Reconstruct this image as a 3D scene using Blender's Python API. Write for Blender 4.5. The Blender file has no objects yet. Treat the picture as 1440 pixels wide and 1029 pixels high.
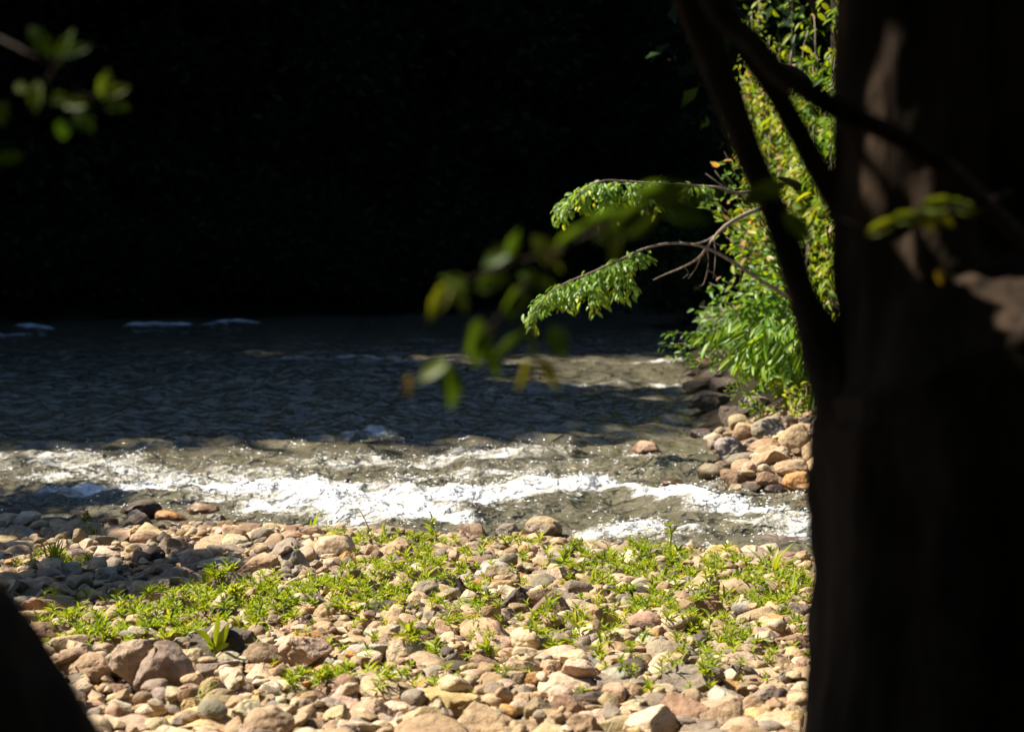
import bpy, math, random
import numpy as np
from mathutils import Vector, Matrix
rng = np.random.default_rng(11); random.seed(11)
S = bpy.context.scene
COL = S.collection
# ------------------------------------------------------------------ camera frame
F = 2400.0                       # focal length in pixels of a 1440 px wide picture
CAM = np.array([0.0, 0.0, 1.70])
TH = math.atan(184.5 / F)
FW = np.array([0, math.cos(TH), -math.sin(TH)]); UP = np.array([0, math.sin(TH), math.cos(TH)])
def ray(px, py):
    d = FW + np.array([(px - 720) / F, 0, 0]) + UP * ((514.5 - py) / F)
    return d / d[1]
def at(px, py, y): return CAM + ray(px, py) * y
def onz(px, py, z):
    r = ray(px, py); return CAM + r * ((z - CAM[2]) / r[2])
def proj(p):
    p = np.asarray(p, float) - CAM
    dep = p @ FW
    return 720 + F * p[..., 0] / dep, 514.5 - F * (p @ UP) / dep, dep
# ------------------------------------------------------------------ sun
EL, AZ = math.radians(52), math.radians(78)      # AZ: left of straight ahead
SUN = np.array([-math.cos(EL) * math.sin(AZ), math.cos(EL) * math.cos(AZ), math.sin(EL)])
KX, KY = -SUN[0] / SUN[2], SUN[1] / SUN[2]       # a point at height h shades (x + KX h, y - KY h)
# ------------------------------------------------------------------ noise
_perm = np.random.default_rng(3).permutation(512).astype(np.int64)
_perm = np.concatenate([_perm] * 3)
_g3 = np.random.default_rng(4).normal(size=(512, 3)); _g3 /= np.linalg.norm(_g3, axis=1)[:, None]
def perlin(x, y, z=0.0):
    x, y, z = np.broadcast_arrays(np.asarray(x, float), np.asarray(y, float), np.asarray(z, float))
    xi, yi, zi = np.floor(x).astype(np.int64), np.floor(y).astype(np.int64), np.floor(z).astype(np.int64)
    xf, yf, zf = x - xi, y - yi, z - zi
    f = lambda t: t * t * t * (t * (t * 6 - 15) + 10)
    u, v, w = f(xf), f(yf), f(zf); out = 0
    for a in (0, 1):
        for b in (0, 1):
            for c in (0, 1):
                h = _perm[(_perm[(_perm[(xi + a) & 511] + yi + b) & 511] + zi + c) & 511]
                g = _g3[h]
                d = g[..., 0] * (xf - a) + g[..., 1] * (yf - b) + g[..., 2] * (zf - c)
                out = out + d * (u if a else 1 - u) * (v if b else 1 - v) * (w if c else 1 - w)
    return out * 1.6
def fbm(x, y, z=0.0, o=4):
    s, a, f = 0, 1.0, 1.0
    for i in range(o):
        s = s + a * perlin(x * f + 17.3 * i, y * f + 5.1 * i, np.asarray(z) * f); a *= .5; f *= 2.03
    return s
def sstep(a, b, x):
    t = np.clip((x - a) / (b - a), 0, 1); return t * t * (3 - 2 * t)
# ------------------------------------------------------------------ objects
def tag(o, label=None, cat=None, group=None, kind=None):
    if label: o['label'] = label
    if cat: o['category'] = cat
    if group: o['group'] = group
    if kind: o['kind'] = kind
    return o
def empty(name, loc=(0, 0, 0), label=None, cat=None, group=None):
    o = bpy.data.objects.new(name, None); COL.objects.link(o); o.location = loc; o.empty_display_size = .1
    return tag(o, label, cat, group)
def mesh_np(name, V, faces, mat=None, parent=None, smooth=True, attrs=None):
    """faces: list of (n,k) int arrays; attrs: {name: per-vertex float or rgb array}; V in world space"""
    V = np.asarray(V, np.float32)
    me = bpy.data.meshes.new(name)
    me.vertices.add(len(V)); 
    if parent is not None: V = V - np.array(parent.location, np.float32)
    me.vertices.foreach_set('co', V.ravel())
    faces = [np.asarray(f, np.int32) for f in faces if len(f)]
    nl = sum(f.size for f in faces); npoly = sum(len(f) for f in faces)
    me.loops.add(nl); me.polygons.add(npoly)
    me.loops.foreach_set('vertex_index', np.concatenate([f.ravel() for f in faces]))
    st, k = [], 0
    for f in faces:
        st.append(k + np.arange(len(f)) * f.shape[1]); k += f.size
    me.polygons.foreach_set('loop_start', np.concatenate(st).astype(np.int32))
    me.polygons.foreach_set('use_smooth', np.full(npoly, smooth))
    for nm, a in (attrs or {}).items():
        a = np.asarray(a, np.float32)
        if a.ndim == 1:
            me.attributes.new(nm, 'FLOAT', 'POINT').data.foreach_set('value', a)
        else:
            c = np.ones((len(a), 4), np.float32); c[:, :3] = a
            me.attributes.new(nm, 'FLOAT_COLOR', 'POINT').data.foreach_set('color', c.ravel())
    me.update(calc_edges=True); me.validate()
    if mat: me.materials.append(mat)
    o = bpy.data.objects.new(name, me); COL.objects.link(o)
    if parent is not None: o.parent = parent
    return o
def spline(pts, rad, n):
    """Catmull-Rom through pts (k,3) with radii, n samples"""
    P = np.asarray(pts, float); R = np.asarray(rad, float)
    if len(P) == 2: P = np.vstack([P[0], (P[0] + P[1]) / 2, P[1]]); R = np.array([R[0], R.mean(), R[1]])
    Q = np.vstack([2 * P[0] - P[1], P, 2 * P[-1] - P[-2]])
    t = np.linspace(0, len(P) - 1 - 1e-6, n); i = t.astype(int); f = (t - i)[:, None]
    a, b, c, d = Q[i], Q[i + 1], Q[i + 2], Q[i + 3]
    out = .5 * (2 * b + (c - a) * f + (2 * a - 5 * b + 4 * c - d) * f ** 2 + (3 * b - a - 3 * c + d) * f ** 3)
    return out, np.interp(t, np.arange(len(R)), R)
class MB:
    def __init__(s): s.V, s.T, s.Q, s.n, s.A = [], [], [], 0, []
    def add(s, V, T=None, Q=None, tone=.5):
        V = np.asarray(V, float); s.V.append(V)
        if T is not None and len(T): s.T.append(np.asarray(T) + s.n)
        if Q is not None and len(Q): s.Q.append(np.asarray(Q) + s.n)
        s.A.append(np.broadcast_to(np.asarray(tone, float), (len(V),))); s.n += len(V)
    def tube(s, pts, rad, seg=8, n=None, rough=0.0, freq=8.0, tone=.5):
        n = n or max(4, 4 * len(pts)); P, R = spline(pts, rad, n)
        T = np.gradient(P, axis=0); T /= np.linalg.norm(T, axis=1)[:, None] + 1e-9
        ref = np.array([0, 0, 1.0]) if abs(T[:, 2]).mean() < .8 else np.array([0, 1.0, 0])
        A = np.cross(T, ref); A /= np.linalg.norm(A, axis=1)[:, None] + 1e-9; B = np.cross(T, A)
        th = np.linspace(0, 2 * math.pi, seg, endpoint=False)
        ring = A[:, None] * np.cos(th)[None, :, None] + B[:, None] * np.sin(th)[None, :, None]
        rr = R[:, None] * np.ones(seg)[None]
        V = P[:, None] + ring * rr[..., None]
        if rough:
            q = V * freq
            k = fbm(q[..., 0], q[..., 1], q[..., 2] * .3, 3)
            V = P[:, None] + ring * (rr * (1 + rough * k))[..., None]
        i = np.arange(n - 1)[:, None] * seg; j = np.arange(seg)[None]; j2 = (j + 1) % seg
        Q = np.stack([i + j, i + j2, i + seg + j2, i + seg + j], -1).reshape(-1, 4)
        V = V.reshape(-1, 3); c = len(V)
        V = np.vstack([V, P[:1], P[-1:]])
        j = np.arange(seg); j2 = (j + 1) % seg
        T3 = np.vstack([np.stack([j2, j, np.full(seg, c)], -1),
                        np.stack([(n - 1) * seg + j, (n - 1) * seg + j2, np.full(seg, c + 1)], -1)])
        s.add(V, T3, Q, tone)
    def build(s, name, mat, parent=None, smooth=True):
        V = np.vstack(s.V); fs = []
        if s.T: fs.append(np.vstack(s.T))
        if s.Q: fs.append(np.vstack(s.Q))
        return mesh_np(name, V, fs, mat, parent, smooth, {'tone': np.concatenate(s.A)})
# leaf templates: (t along, s across, up) + faces
_LT = np.array([[0, 0, 0], [.28, -.8, .12], [.28, 0, 0], [.28, .8, .12], [.62, -.85, .06], [.62, 0, -.04], [.62, .85, .06], [1, 0, -.14]])
LANCE = (_LT, np.array([[0, 2, 1], [0, 3, 2], [4, 5, 7], [5, 6, 7]]), np.array([[1, 2, 5, 4], [2, 3, 6, 5]]))
DIAM = (np.array([[0, 0, 0], [.45, -1, .1], [1, 0, -.08], [.45, 1, .1]]), np.zeros((0, 3), int), np.array([[0, 3, 2, 1]]))
def unit(a): return a / (np.linalg.norm(a, axis=-1, keepdims=True) + 1e-9)
def leaves(mb, P, D, N, L, W, tone=None, tpl=LANCE):
    P = np.asarray(P, float); n = len(P)
    if n == 0: return
    D = unit(np.asarray(D, float)); N = np.asarray(N, float)
    A = unit(np.cross(D, N)); N = np.cross(A, D)
    L = np.broadcast_to(np.asarray(L, float), (n,)); W = np.broadcast_to(np.asarray(W, float), (n,))
    t = tpl[0]
    V = (P[:, None] + D[:, None] * (t[None, :, 0] * L[:, None])[..., None]
         + A[:, None] * (t[None, :, 1] * W[:, None] * .5)[..., None]
         + N[:, None] * (t[None, :, 2] * L[:, None])[..., None])
    k = len(t); off = (np.arange(n) * k)[:, None, None]
    T = (tpl[1][None] + off).reshape(-1, 3) if len(tpl[1]) else None
    Q = (tpl[2][None] + off).reshape(-1, 4)
    tone = rng.random(n) if tone is None else np.broadcast_to(np.asarray(tone, float), (n,))
    mb.add(V.reshape(-1, 3), T, Q, np.repeat(tone, k))
def rdir(n): return unit(rng.normal(size=(n, 3)))
# ------------------------------------------------------------------ materials
def nodes(name):
    m = bpy.data.materials.new(name); m.use_nodes = True
    nt = m.node_tree; nt.nodes.clear()
    def N(t, **k):
        nd = nt.nodes.new(t)
        for a, b in k.items():
            if a.startswith('i_'): nd.inputs[int(a[2:]) if a[2:].isdigit() else a[2:].replace('_', ' ')].default_value = b
            else: setattr(nd, a, b)
        return nd
    return m, N, nt.links.new
def mixc(N, L, fac, a, b, mode='MIX'):
    m = N('ShaderNodeMix', data_type='RGBA', blend_type=mode)
    for s, v in ((m.inputs[0], fac), (m.inputs[6], a), (m.inputs[7], b)):
        if isinstance(v, (int, float)): s.default_value = v
        elif isinstance(v, tuple): s.default_value = (*v, 1)
        else: L(v, s)
    return m.outputs[2]
def ramp(N, L, src, stops):
    r = N('ShaderNodeValToRGB'); L(src, r.inputs[0]); e = r.color_ramp.elements
    while len(e) < len(stops): e.new(.5)
    for x, (p, c) in zip(e, stops):
        x.position = p; x.color = (*c, 1) if isinstance(c, tuple) else (c, c, c, 1)
    return r.outputs[0]
def noise(N, L, scale, detail=3, rough=.55, vec=None, dist=0):
    n = N('ShaderNodeTexNoise', i_Scale=scale, i_Detail=detail, i_Roughness=rough, i_Distortion=dist)
    if vec is not None: L(vec, n.inputs['Vector'])
    return n.outputs['Fac']
def mathn(N, L, op, a, b=None, clamp=False):
    m = N('ShaderNodeMath', operation=op, use_clamp=clamp)
    for s, v in zip(m.inputs, (a, b)):
        if v is None: continue
        if isinstance(v, (int, float)): s.default_value = v
        else: L(v, s)
    return m.outputs[0]
def leaf_mat(name, stops, transl=.45, tcol=None, rough=.45, spec=.35):
    m, N, L = nodes(name)
    a = N('ShaderNodeAttribute', attribute_name='tone').outputs['Fac']
    c = ramp(N, L, a, stops)
    p = N('ShaderNodeBsdfPrincipled', i_Roughness=rough); p.inputs['Specular IOR Level'].default_value = spec
    L(c, p.inputs['Base Color'])
    t = N('ShaderNodeBsdfTranslucent')
    L(mixc(N, L, 1.0, c, tcol or (1.5, 1.35, .5), 'MULTIPLY'), t.inputs[0])
    x = N('ShaderNodeMixShader', i_0=transl); L(p.outputs[0], x.inputs[1]); L(t.outputs[0], x.inputs[2])
    L(x.outputs[0], N('ShaderNodeOutputMaterial').inputs[0]); return m
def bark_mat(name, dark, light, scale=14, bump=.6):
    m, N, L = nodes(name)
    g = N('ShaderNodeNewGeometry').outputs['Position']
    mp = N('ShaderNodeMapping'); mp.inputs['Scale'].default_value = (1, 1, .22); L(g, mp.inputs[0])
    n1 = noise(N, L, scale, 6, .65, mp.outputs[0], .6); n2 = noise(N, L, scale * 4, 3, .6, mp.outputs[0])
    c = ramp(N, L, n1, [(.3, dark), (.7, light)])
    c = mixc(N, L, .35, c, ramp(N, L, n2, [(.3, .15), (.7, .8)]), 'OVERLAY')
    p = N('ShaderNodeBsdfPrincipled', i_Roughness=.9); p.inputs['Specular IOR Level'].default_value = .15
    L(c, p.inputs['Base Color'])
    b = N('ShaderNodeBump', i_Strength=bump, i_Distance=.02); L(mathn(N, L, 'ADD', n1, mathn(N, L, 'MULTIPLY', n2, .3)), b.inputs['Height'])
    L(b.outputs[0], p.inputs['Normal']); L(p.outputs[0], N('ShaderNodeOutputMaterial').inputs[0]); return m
def stone_mat(name, per_object):
    m, N, L = nodes(name)
    geo = N('ShaderNodeNewGeometry'); pos = geo.outputs['Position']
    if per_object: base = N('ShaderNodeObjectInfo').outputs['Color']
    else: base = N('ShaderNodeAttribute', attribute_name='stone_color').outputs['Color']
    n1 = noise(N, L, 9, 5, .6, pos, .8); n2 = noise(N, L, 46, 4, .65, pos); n3 = noise(N, L, 170, 2, .5, pos)
    n4 = noise(N, L, 4.2, 4, .6, pos, 1.5)
    c = mixc(N, L, 1.0, base, ramp(N, L, n1, [(.28, (.62, .56, .5)), (.5, (.98, .96, .94)), (.72, (1.22, 1.2, 1.16))]), 'MULTIPLY')
    c = mixc(N, L, 1.0, c, ramp(N, L, n2, [(.3, (.7, .68, .66)), (.52, (1.0, 1.0, 1.0)), (.75, (1.2, 1.18, 1.15))]), 'MULTIPLY')
    c = mixc(N, L, mathn(N, L, 'MULTIPLY', ramp(N, L, n4, [(.55, 0.0), (.68, 1.0)]), .22), c, (.3, .17, .075))      # iron stain
    c = mixc(N, L, mathn(N, L, 'MULTIPLY', ramp(N, L, n3, [(.62, 0.0), (.72, 1.0)]), .35), c, (.09, .075, .06))     # dark grains
    sep = N('ShaderNodeSeparateXYZ'); L(pos, sep.inputs[0])
    wet = mathn(N, L, 'SUBTRACT', 1.0, ramp(N, L, mathn(N, L, 'ADD', mathn(N, L, 'MULTIPLY', sep.outputs[2], 6.0), mathn(N, L, 'MULTIPLY', mathn(N, L, 'SUBTRACT', n1, .5), .5)), [(.12, 0.0), (.42, 1.0)]))
    y = mathn(N, L, 'GREATER_THAN', sep.outputs[1], 8.9)
    wet = mathn(N, L, 'MULTIPLY', wet, y)
    c = mixc(N, L, wet, c, mixc(N, L, 1.0, c, (.36, .3, .25), 'MULTIPLY'))
    p = N('ShaderNodeBsdfPrincipled'); L(c, p.inputs['Base Color'])
    L(mathn(N, L, 'SUBTRACT', .82, mathn(N, L, 'MULTIPLY', wet, .62)), p.inputs['Roughness'])
    p.inputs['Specular IOR Level'].default_value = .3
    h = mathn(N, L, 'ADD', mathn(N, L, 'ADD', mathn(N, L, 'MULTIPLY', n1, 1.0), mathn(N, L, 'MULTIPLY', n2, .45)), mathn(N, L, 'MULTIPLY', n3, .12))
    b = N('ShaderNodeBump', i_Strength=.9, i_Distance=.016); L(h, b.inputs['Height']); L(b.outputs[0], p.inputs['Normal'])
    L(p.outputs[0], N('ShaderNodeOutputMaterial').inputs[0]); return m
M_STONE = stone_mat('river stone', True); M_PEB = stone_mat('loose pebbles', False)
M_BARK = bark_mat('dark bark', (.012, .009, .007), (.06, .042, .03), 16)
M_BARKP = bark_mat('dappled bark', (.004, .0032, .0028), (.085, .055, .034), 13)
M_TWIG = bark_mat('twig', (.13, .095, .065), (.34, .27, .2), 40)
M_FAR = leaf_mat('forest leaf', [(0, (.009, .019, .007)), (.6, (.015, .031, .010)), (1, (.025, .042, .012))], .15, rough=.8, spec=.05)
M_CAN = leaf_mat('canopy leaf', [(0, (.02, .045, .012)), (.7, (.04, .075, .016)), (1, (.07, .1, .02))], .3, rough=.55, spec=.2)
M_WEED = leaf_mat('weed leaf', [(0, (.09, .16, .012)), (.45, (.21, .29, .016)), (.85, (.33, .36, .03)), (1, (.42, .36, .08))], .45, rough=.45, spec=.25)
M_BUSH = leaf_mat('bush leaf', [(0, (.04, .11, .008)), (.45, (.13, .26, .012)), (.85, (.27, .36, .02)), (.95, (.4, .35, .05)), (1, (.45, .27, .13))], .48, rough=.4, spec=.3)
M_VINE = leaf_mat('vine leaf', [(0, (.04, .11, .006)), (.45, (.15, .25, .010)), (.85, (.32, .34, .02)), (1, (.5, .36, .18))], .42, rough=.45, spec=.25)
M_SPRAY = leaf_mat('feathery leaf', [(0, (.07, .16, .02)), (.6, (.2, .33, .05)), (.93, (.3, .42, .05)), (1, (.48, .46, .02))], .45, rough=.4, spec=.4)
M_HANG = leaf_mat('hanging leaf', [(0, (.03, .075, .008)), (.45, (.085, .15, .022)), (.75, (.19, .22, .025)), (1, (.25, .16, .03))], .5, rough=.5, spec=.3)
# ------------------------------------------------------------------ terrain
def edge(x): return np.interp(x, [-9, -6, -3, -1.2, 0, .8, 1.6, 3, 6, 12], [10.3, 10.1, 9.75, 9.5, 9.2, 8.9, 8.6, 8.3, 8.0, 7.4])
def xr(y): return np.interp(y, [11, 11.8, 13.2, 16.6, 19, 24, 34, 45, 60, 90], [1.42, 1.48, 1.64, 1.76, 2.0, 2.4, 3.4, 4.7, 6.5, 12])
def yfar(x): return np.interp(x, [-60, -30, -20, -14, -11.6, -11, -10, -3, 0, 3, 4.5, 7, 12], [14, 14.5, 15, 15.6, 17, 33, 34, 36.5, 39, 46, 56, 66, 72])
def terrain(x, y, fine=True):
    x = np.asarray(x, float); y = np.asarray(y, float)
    t = edge(x) - y
    bar = np.where(t > 0, .012 + .034 * t, .16 * t)
    bar = bar + np.where(t > -.5, .022 * perlin(x * 1.1, y * 1.1) + .012 * perlin(x * 3.1, y * 3.1, 4), 0)
    bar = bar + .22 * np.clip(3.2 - y, 0, 6) ** .8 * (y < 3.2)
    d = np.minimum(x - xr(y), (y - 11.2) * 1.05)
    rb = np.where(d < 0, .3 * d, np.where(d < 1.5, .46 * d, .69 + .3 * (d - 1.5))) + np.where(d > 0, .05 * perlin(x * 1.7, y * 1.7, 9), 0)
    df = y - yfar(x)
    fb = np.where(df < 0, .3 * df, .5 * df - .004 * np.clip(df, 0, 60) ** 2) + np.where(df > 1, .3 * perlin(x * .3, y * .3, 2), 0)
    return np.maximum(np.maximum(np.maximum(bar, rb), fb), -.55)
def hit(px, py):
    r = ray(px, py); ys = np.linspace(4, 60, 6000)
    P = CAM[None] + r[None] * ys[:, None]
    k = np.argmax(P[:, 2] < np.maximum(terrain(P[:, 0], P[:, 1]), -.02)); return P[k]
def grid(xs, ys, fz):
    X, Y = np.meshgrid(xs, ys); Z = fz(X, Y); nx, ny = len(xs), len(ys)
    i = (np.arange(ny - 1)[:, None] * nx + np.arange(nx - 1)[None]).reshape(-1, 1)
    return np.stack([X, Y, Z], -1).reshape(-1, 3), np.hstack([i, i + 1, i + nx + 1, i + nx])
def spread(lo, hi, step, far, growth=1.18):
    a = list(np.arange(lo, hi + 1e-6, step)); s = step; 
    while a[-1] < far: s *= growth; a.append(a[-1] + s)
    s = step
    while a[0] > -far: s *= growth; a.insert(0, a[0] - s)
    return np.array(a)
m, N, L = nodes('gravelly soil')
pos = N('ShaderNodeNewGeometry').outputs['Position']
n1 = noise(N, L, 28, 6, .7, pos); n2 = noise(N, L, 1.4, 4, .6, pos)
v = N('ShaderNodeTexVoronoi', i_Scale=55); L(pos, v.inputs['Vector'])
sp = N('ShaderNodeSeparateXYZ'); L(pos, sp.inputs[0])
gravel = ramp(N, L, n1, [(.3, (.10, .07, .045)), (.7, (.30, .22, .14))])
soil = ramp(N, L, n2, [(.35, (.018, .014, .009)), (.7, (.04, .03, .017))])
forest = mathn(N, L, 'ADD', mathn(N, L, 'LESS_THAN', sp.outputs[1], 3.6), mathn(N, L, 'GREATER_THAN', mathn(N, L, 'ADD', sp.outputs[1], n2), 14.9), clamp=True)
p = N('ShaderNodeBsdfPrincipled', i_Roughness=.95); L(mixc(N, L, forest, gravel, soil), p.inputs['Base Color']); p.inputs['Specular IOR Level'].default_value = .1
b = N('ShaderNodeBump', i_Strength=.9, i_Distance=.02); L(mathn(N, L, 'ADD', n1, v.outputs['Distance']), b.inputs['Height']); L(b.outputs[0], p.inputs['Normal'])
L(p.outputs[0], N('ShaderNodeOutputMaterial').inputs[0]); M_SOIL = m
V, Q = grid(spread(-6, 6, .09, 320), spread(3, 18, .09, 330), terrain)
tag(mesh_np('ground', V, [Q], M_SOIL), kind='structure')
# ------------------------------------------------------------------ water
def wpt(px, py): r = onz(px, py, 0); return r[:2]
BANDS = [  # (strength, [(px, py, half width px)]); foam, with some bands painting sun glitter
    (1.0, [(70, 693, 5), (150, 692, 9), (230, 690, 12), (320, 690, 14), (420, 694, 18), (520, 702, 22), (600, 704, 20), (680, 694, 14), (760, 686, 10), (835, 682, 6)]),
    (.95, [(360, 716, 10), (440, 718, 16), (520, 722, 18), (600, 726, 14), (650, 730, 8)]),
    (1.0, [(862, 680, 5), (905, 690, 9), (950, 700, 12), (1000, 708, 13), (1050, 715, 11), (1085, 720, 6)]),
    (.8, [(830, 752, 9), (900, 745, 13), (970, 748, 10)]),
    (.72, [(1040, 740, 9), (1150, 745, 12)]),
    (.64, [(-40, 646, 10), (60, 648, 12), (160, 655, 10), (250, 664, 6)]),
    (.68, [(60, 672, 7), (160, 668, 9), (280, 668, 10), (400, 668, 8)]),
    (.62, [(420, 650, 8), (560, 655, 10), (700, 640, 10), (800, 638, 6)]),
    (.65, [(640, 632, 3), (700, 636, 4), (750, 634, 3)]),
    (.66, [(560, 676, 6), (680, 668, 8), (760, 662, 6)]),
    (.8, [(498, 610, 3), (520, 607, 5), (548, 612, 3)]),
    (1.0, [(185, 458, 3), (215, 458, 4), (245, 458, 4), (262, 459, 2)]),
    (.75, [(262, 458, 1.2), (310, 456, 1.6)]), (1.0, [(308, 455, 2), (330, 453, 3), (358, 455, 2)]),
    (1.0, [(30, 459, 2.5), (50, 461, 3.5), (70, 464, 2)]), (.8, [(-20, 473, 2), (40, 472, 2)]),
    (.72, [(400, 505, 1.2), (470, 503, 2), (560, 507, 2), (640, 508, 1.5)]), (.72, [(900, 510, 1.8), (960, 508, 3), (1010, 510, 2)]),  # sunlit streaks and their glints, painted as foam
    (.66, [(690, 548, 1.6), (800, 543, 2.5), (900, 541, 3), (980, 548, 3)]), (.4, [(0, 592, 3), (60, 594, 3), (120, 597, 2)]),  # first band paints a glinting sunlit streak as foam
    (.7, [(1010, 688, 4), (1080, 692, 5), (1150, 696, 5)]), (.7, [(885, 640, 2.5), (930, 641, 2.5)])]
_B = []
for s, pl in BANDS:
    k = []
    for (a, b_) in zip(pl[:-1], pl[1:]):
        for f in np.linspace(0, 1, 14, endpoint=False):
            px, py, w = [a[i] * (1 - f) + b_[i] * f for i in range(3)]
            q = wpt(px, py); k.append((q[0], q[1], (1.28 if py > 600 else .75) * w * q[1] / (py - 330), s))
    _B.append(np.array(k))
def foam_glint_field(x, y):
    out = np.zeros_like(x)
    yw = y + .1 * perlin(x * 2.0, y * 1.3, 7) + .05 * perlin(x * 6, y * 5, 3)
    for k in _B:
        x0, x1 = k[:, 0].min() - .4, k[:, 0].max() + .4; y0, y1 = k[:, 1].min() - 4 * k[:, 2].max() - .3, k[:, 1].max() + 4 * k[:, 2].max() + .3
        sel = np.nonzero((x > x0) & (x < x1) & (y > y0) & (y < y1))
        if not len(sel[0]): continue
        X, Y = x[sel], yw[sel]; o = np.argsort(k[:, 0]); ks = k[o]
        yc = np.interp(X, ks[:, 0], ks[:, 1]); w = np.interp(X, ks[:, 0], ks[:, 2])
        ex = np.maximum(np.maximum(ks[0, 0] - X, X - ks[-1, 0]), 0)
        g = k[0, 3] * np.exp(-((Y - yc) / w) ** 2 - (ex / .15) ** 2)
        out[sel] = np.maximum(out[sel], g)
    return out
ys = [8.2]
while ys[-1] < 78: ys.append(ys[-1] * (1.0030 if ys[-1] < 20 else 1.005))
us = np.concatenate([-np.geomspace(3.2, .365, 60), np.arange(-.36, .2401, .0017), np.geomspace(.245, 1.6, 45)])
Yg, Ug = np.meshgrid(np.array(ys), us, indexing='ij'); Xg = Ug * Yg
FM = foam_glint_field(Xg, Yg)
rap = np.exp(-((Yg - 11.3) / 1.7) ** 2)
calm = sstep(36, 18, Yg) * .75 + .25
Z = calm * (.03 * fbm(Xg * .8, Yg * 1.5, 1, 3) + .056 * fbm(Xg * 2.1, Yg * 3.0, 2, 3) * sstep(48, 14, Yg)) + rap * (.035 * fbm(Xg * 1.9, Yg * 2.6, 5, 3) + .012 * perlin(Xg * 9, Yg * 10, 6))
fr = np.clip(FM, 0, 1)
Z += fr * (.03 + .06 * fbm(Xg * 2.2, Yg * 3.0, 8, 4) + .015 * perlin(Xg * 17, Yg * 13, 3)) * np.where(Yg > 25, .55, 1)
Z += sstep(25, 30, Yg) * fr * .03
Z -= .01 * rap
nx = len(us); ny = len(ys)
i = (np.arange(ny - 1)[:, None] * nx + np.arange(nx - 1)[None]).reshape(-1, 1)
m, N, L = nodes('river water')
pos = N('ShaderNodeNewGeometry').outputs['Position']
fa = N('ShaderNodeAttribute', attribute_name='foam').outputs['Fac']  # attribute carries foam plus the painted glint streaks
mp = N('ShaderNodeMapping'); mp.inputs['Scale'].default_value = (1, 1.35, 1); L(pos, mp.inputs[0]); q = mp.outputs[0]
f1 = noise(N, L, 4.5, 6, .62, q, .5); f2 = noise(N, L, 17, 4, .6, q, .3)
fn = mathn(N, L, 'ADD', mathn(N, L, 'MULTIPLY', mathn(N, L, 'SUBTRACT', f1, .5), 1.35), mathn(N, L, 'MULTIPLY', mathn(N, L, 'SUBTRACT', f2, .5), .5))
fm = ramp(N, L, mathn(N, L, 'MULTIPLY', mathn(N, L, 'ADD', fa, fn), ramp(N, L, fa, [(.03, 0.0), (.25, 1.0)])), [(.4, 0.0), (1.3, 1.0)])
t1 = noise(N, L, 1.3, 4, .6, q, .5)
turb = ramp(N, L, t1, [(.3, (.082, .073, .045)), (.7, (.145, .128, .08))])
p = N('ShaderNodeBsdfPrincipled', i_IOR=1.5)
L(mixc(N, L, fm, turb, ramp(N, L, mathn(N, L, 'ADD', mathn(N, L, 'MULTIPLY', fm, .75), mathn(N, L, 'MULTIPLY', f2, .4)), [(.12, (.26, .235, .16)), (.5, (.6, .57, .48)), (.85, (.9, .9, .87))]), ), p.inputs['Base Color'])
L(mathn(N, L, 'ADD', .05, mathn(N, L, 'MULTIPLY', fm, .5)), p.inputs['Roughness'])
w1 = noise(N, L, 4.2, 2, .45, q, .5); w2 = noise(N, L, 14, 2, .5, q, .3); w3 = noise(N, L, 60, 2, .5, q); ch = N('ShaderNodeAttribute', attribute_name='chop').outputs['Fac']; w2 = mathn(N, L, 'MULTIPLY', w2, mathn(N, L, 'ADD', .35, ch)); w3 = mathn(N, L, 'MULTIPLY', w3, ch)
h = mathn(N, L, 'ADD', mathn(N, L, 'ADD', mathn(N, L, 'MULTIPLY', w1, 1.0), mathn(N, L, 'MULTIPLY', w2, .33)), mathn(N, L, 'MULTIPLY', w3, .06))
h = mathn(N, L, 'ADD', h, mathn(N, L, 'MULTIPLY', mathn(N, L, 'MULTIPLY', fa, mathn(N, L, 'ADD', f2, f1)), .4))
h = mathn(N, L, 'MULTIPLY', h, N('ShaderNodeAttribute', attribute_name='wave').outputs['Fac']); b = N('ShaderNodeBump', i_Strength=1.0, i_Distance=.18); L(h, b.inputs['Height']); L(b.outputs[0], p.inputs['Normal'])
L(p.outputs[0], N('ShaderNodeOutputMaterial').inputs[0]); M_WATER = m
tag(mesh_np('water', np.stack([Xg, Yg, Z], -1).reshape(-1, 3), [np.hstack([i, i + 1, i + nx + 1, i + nx])], M_WATER, attrs={'foam': FM.ravel(), 'chop': (rap * .9 + .1).ravel(), 'wave': (.25 + .75 * sstep(32, 21, Yg)).ravel()}), kind='structure')
# white droplets over the rapids: spray and foam, also standing in for sun glints
n = 60000; dx = rng.uniform(-3.6, 2.2, n); dy = rng.uniform(9.2, 14.2, n)
ff = foam_glint_field(dx, dy); wide = .035 * np.exp(-((dy - 12.0) / 1.3) ** 2) + .02
crest = fbm(dx * 1.9, dy * 2.6, 5, 3); pk = (np.clip(ff, 0, 1) ** 1.2 * .35 + wide) * np.clip(.5 + 1.6 * crest, 0, 1.6) * (np.abs(dx) < .34 * dy)
sel = rng.random(n) < pk; dx, dy, ff = dx[sel], dy[sel], ff[sel]
iy = np.clip(np.searchsorted(np.array(ys), dy), 0, ny - 1); ix = np.clip(np.searchsorted(us, dx / dy), 0, nx - 1)
dz = Z[iy, ix] + rng.exponential(.012, len(dx)) * (.3 + ff) + .003; dr = np.clip(rng.lognormal(-5.75, .4, len(dx)), .0015, .0075)
import bmesh
bmi = bmesh.new(); bmesh.ops.create_icosphere(bmi, subdivisions=1, radius=1.0); bv = np.array([v_.co[:] for v_ in bmi.verts]); bf = np.array([[k_.index for k_ in f_.verts] for f_ in bmi.faces]); bmi.free()
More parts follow.
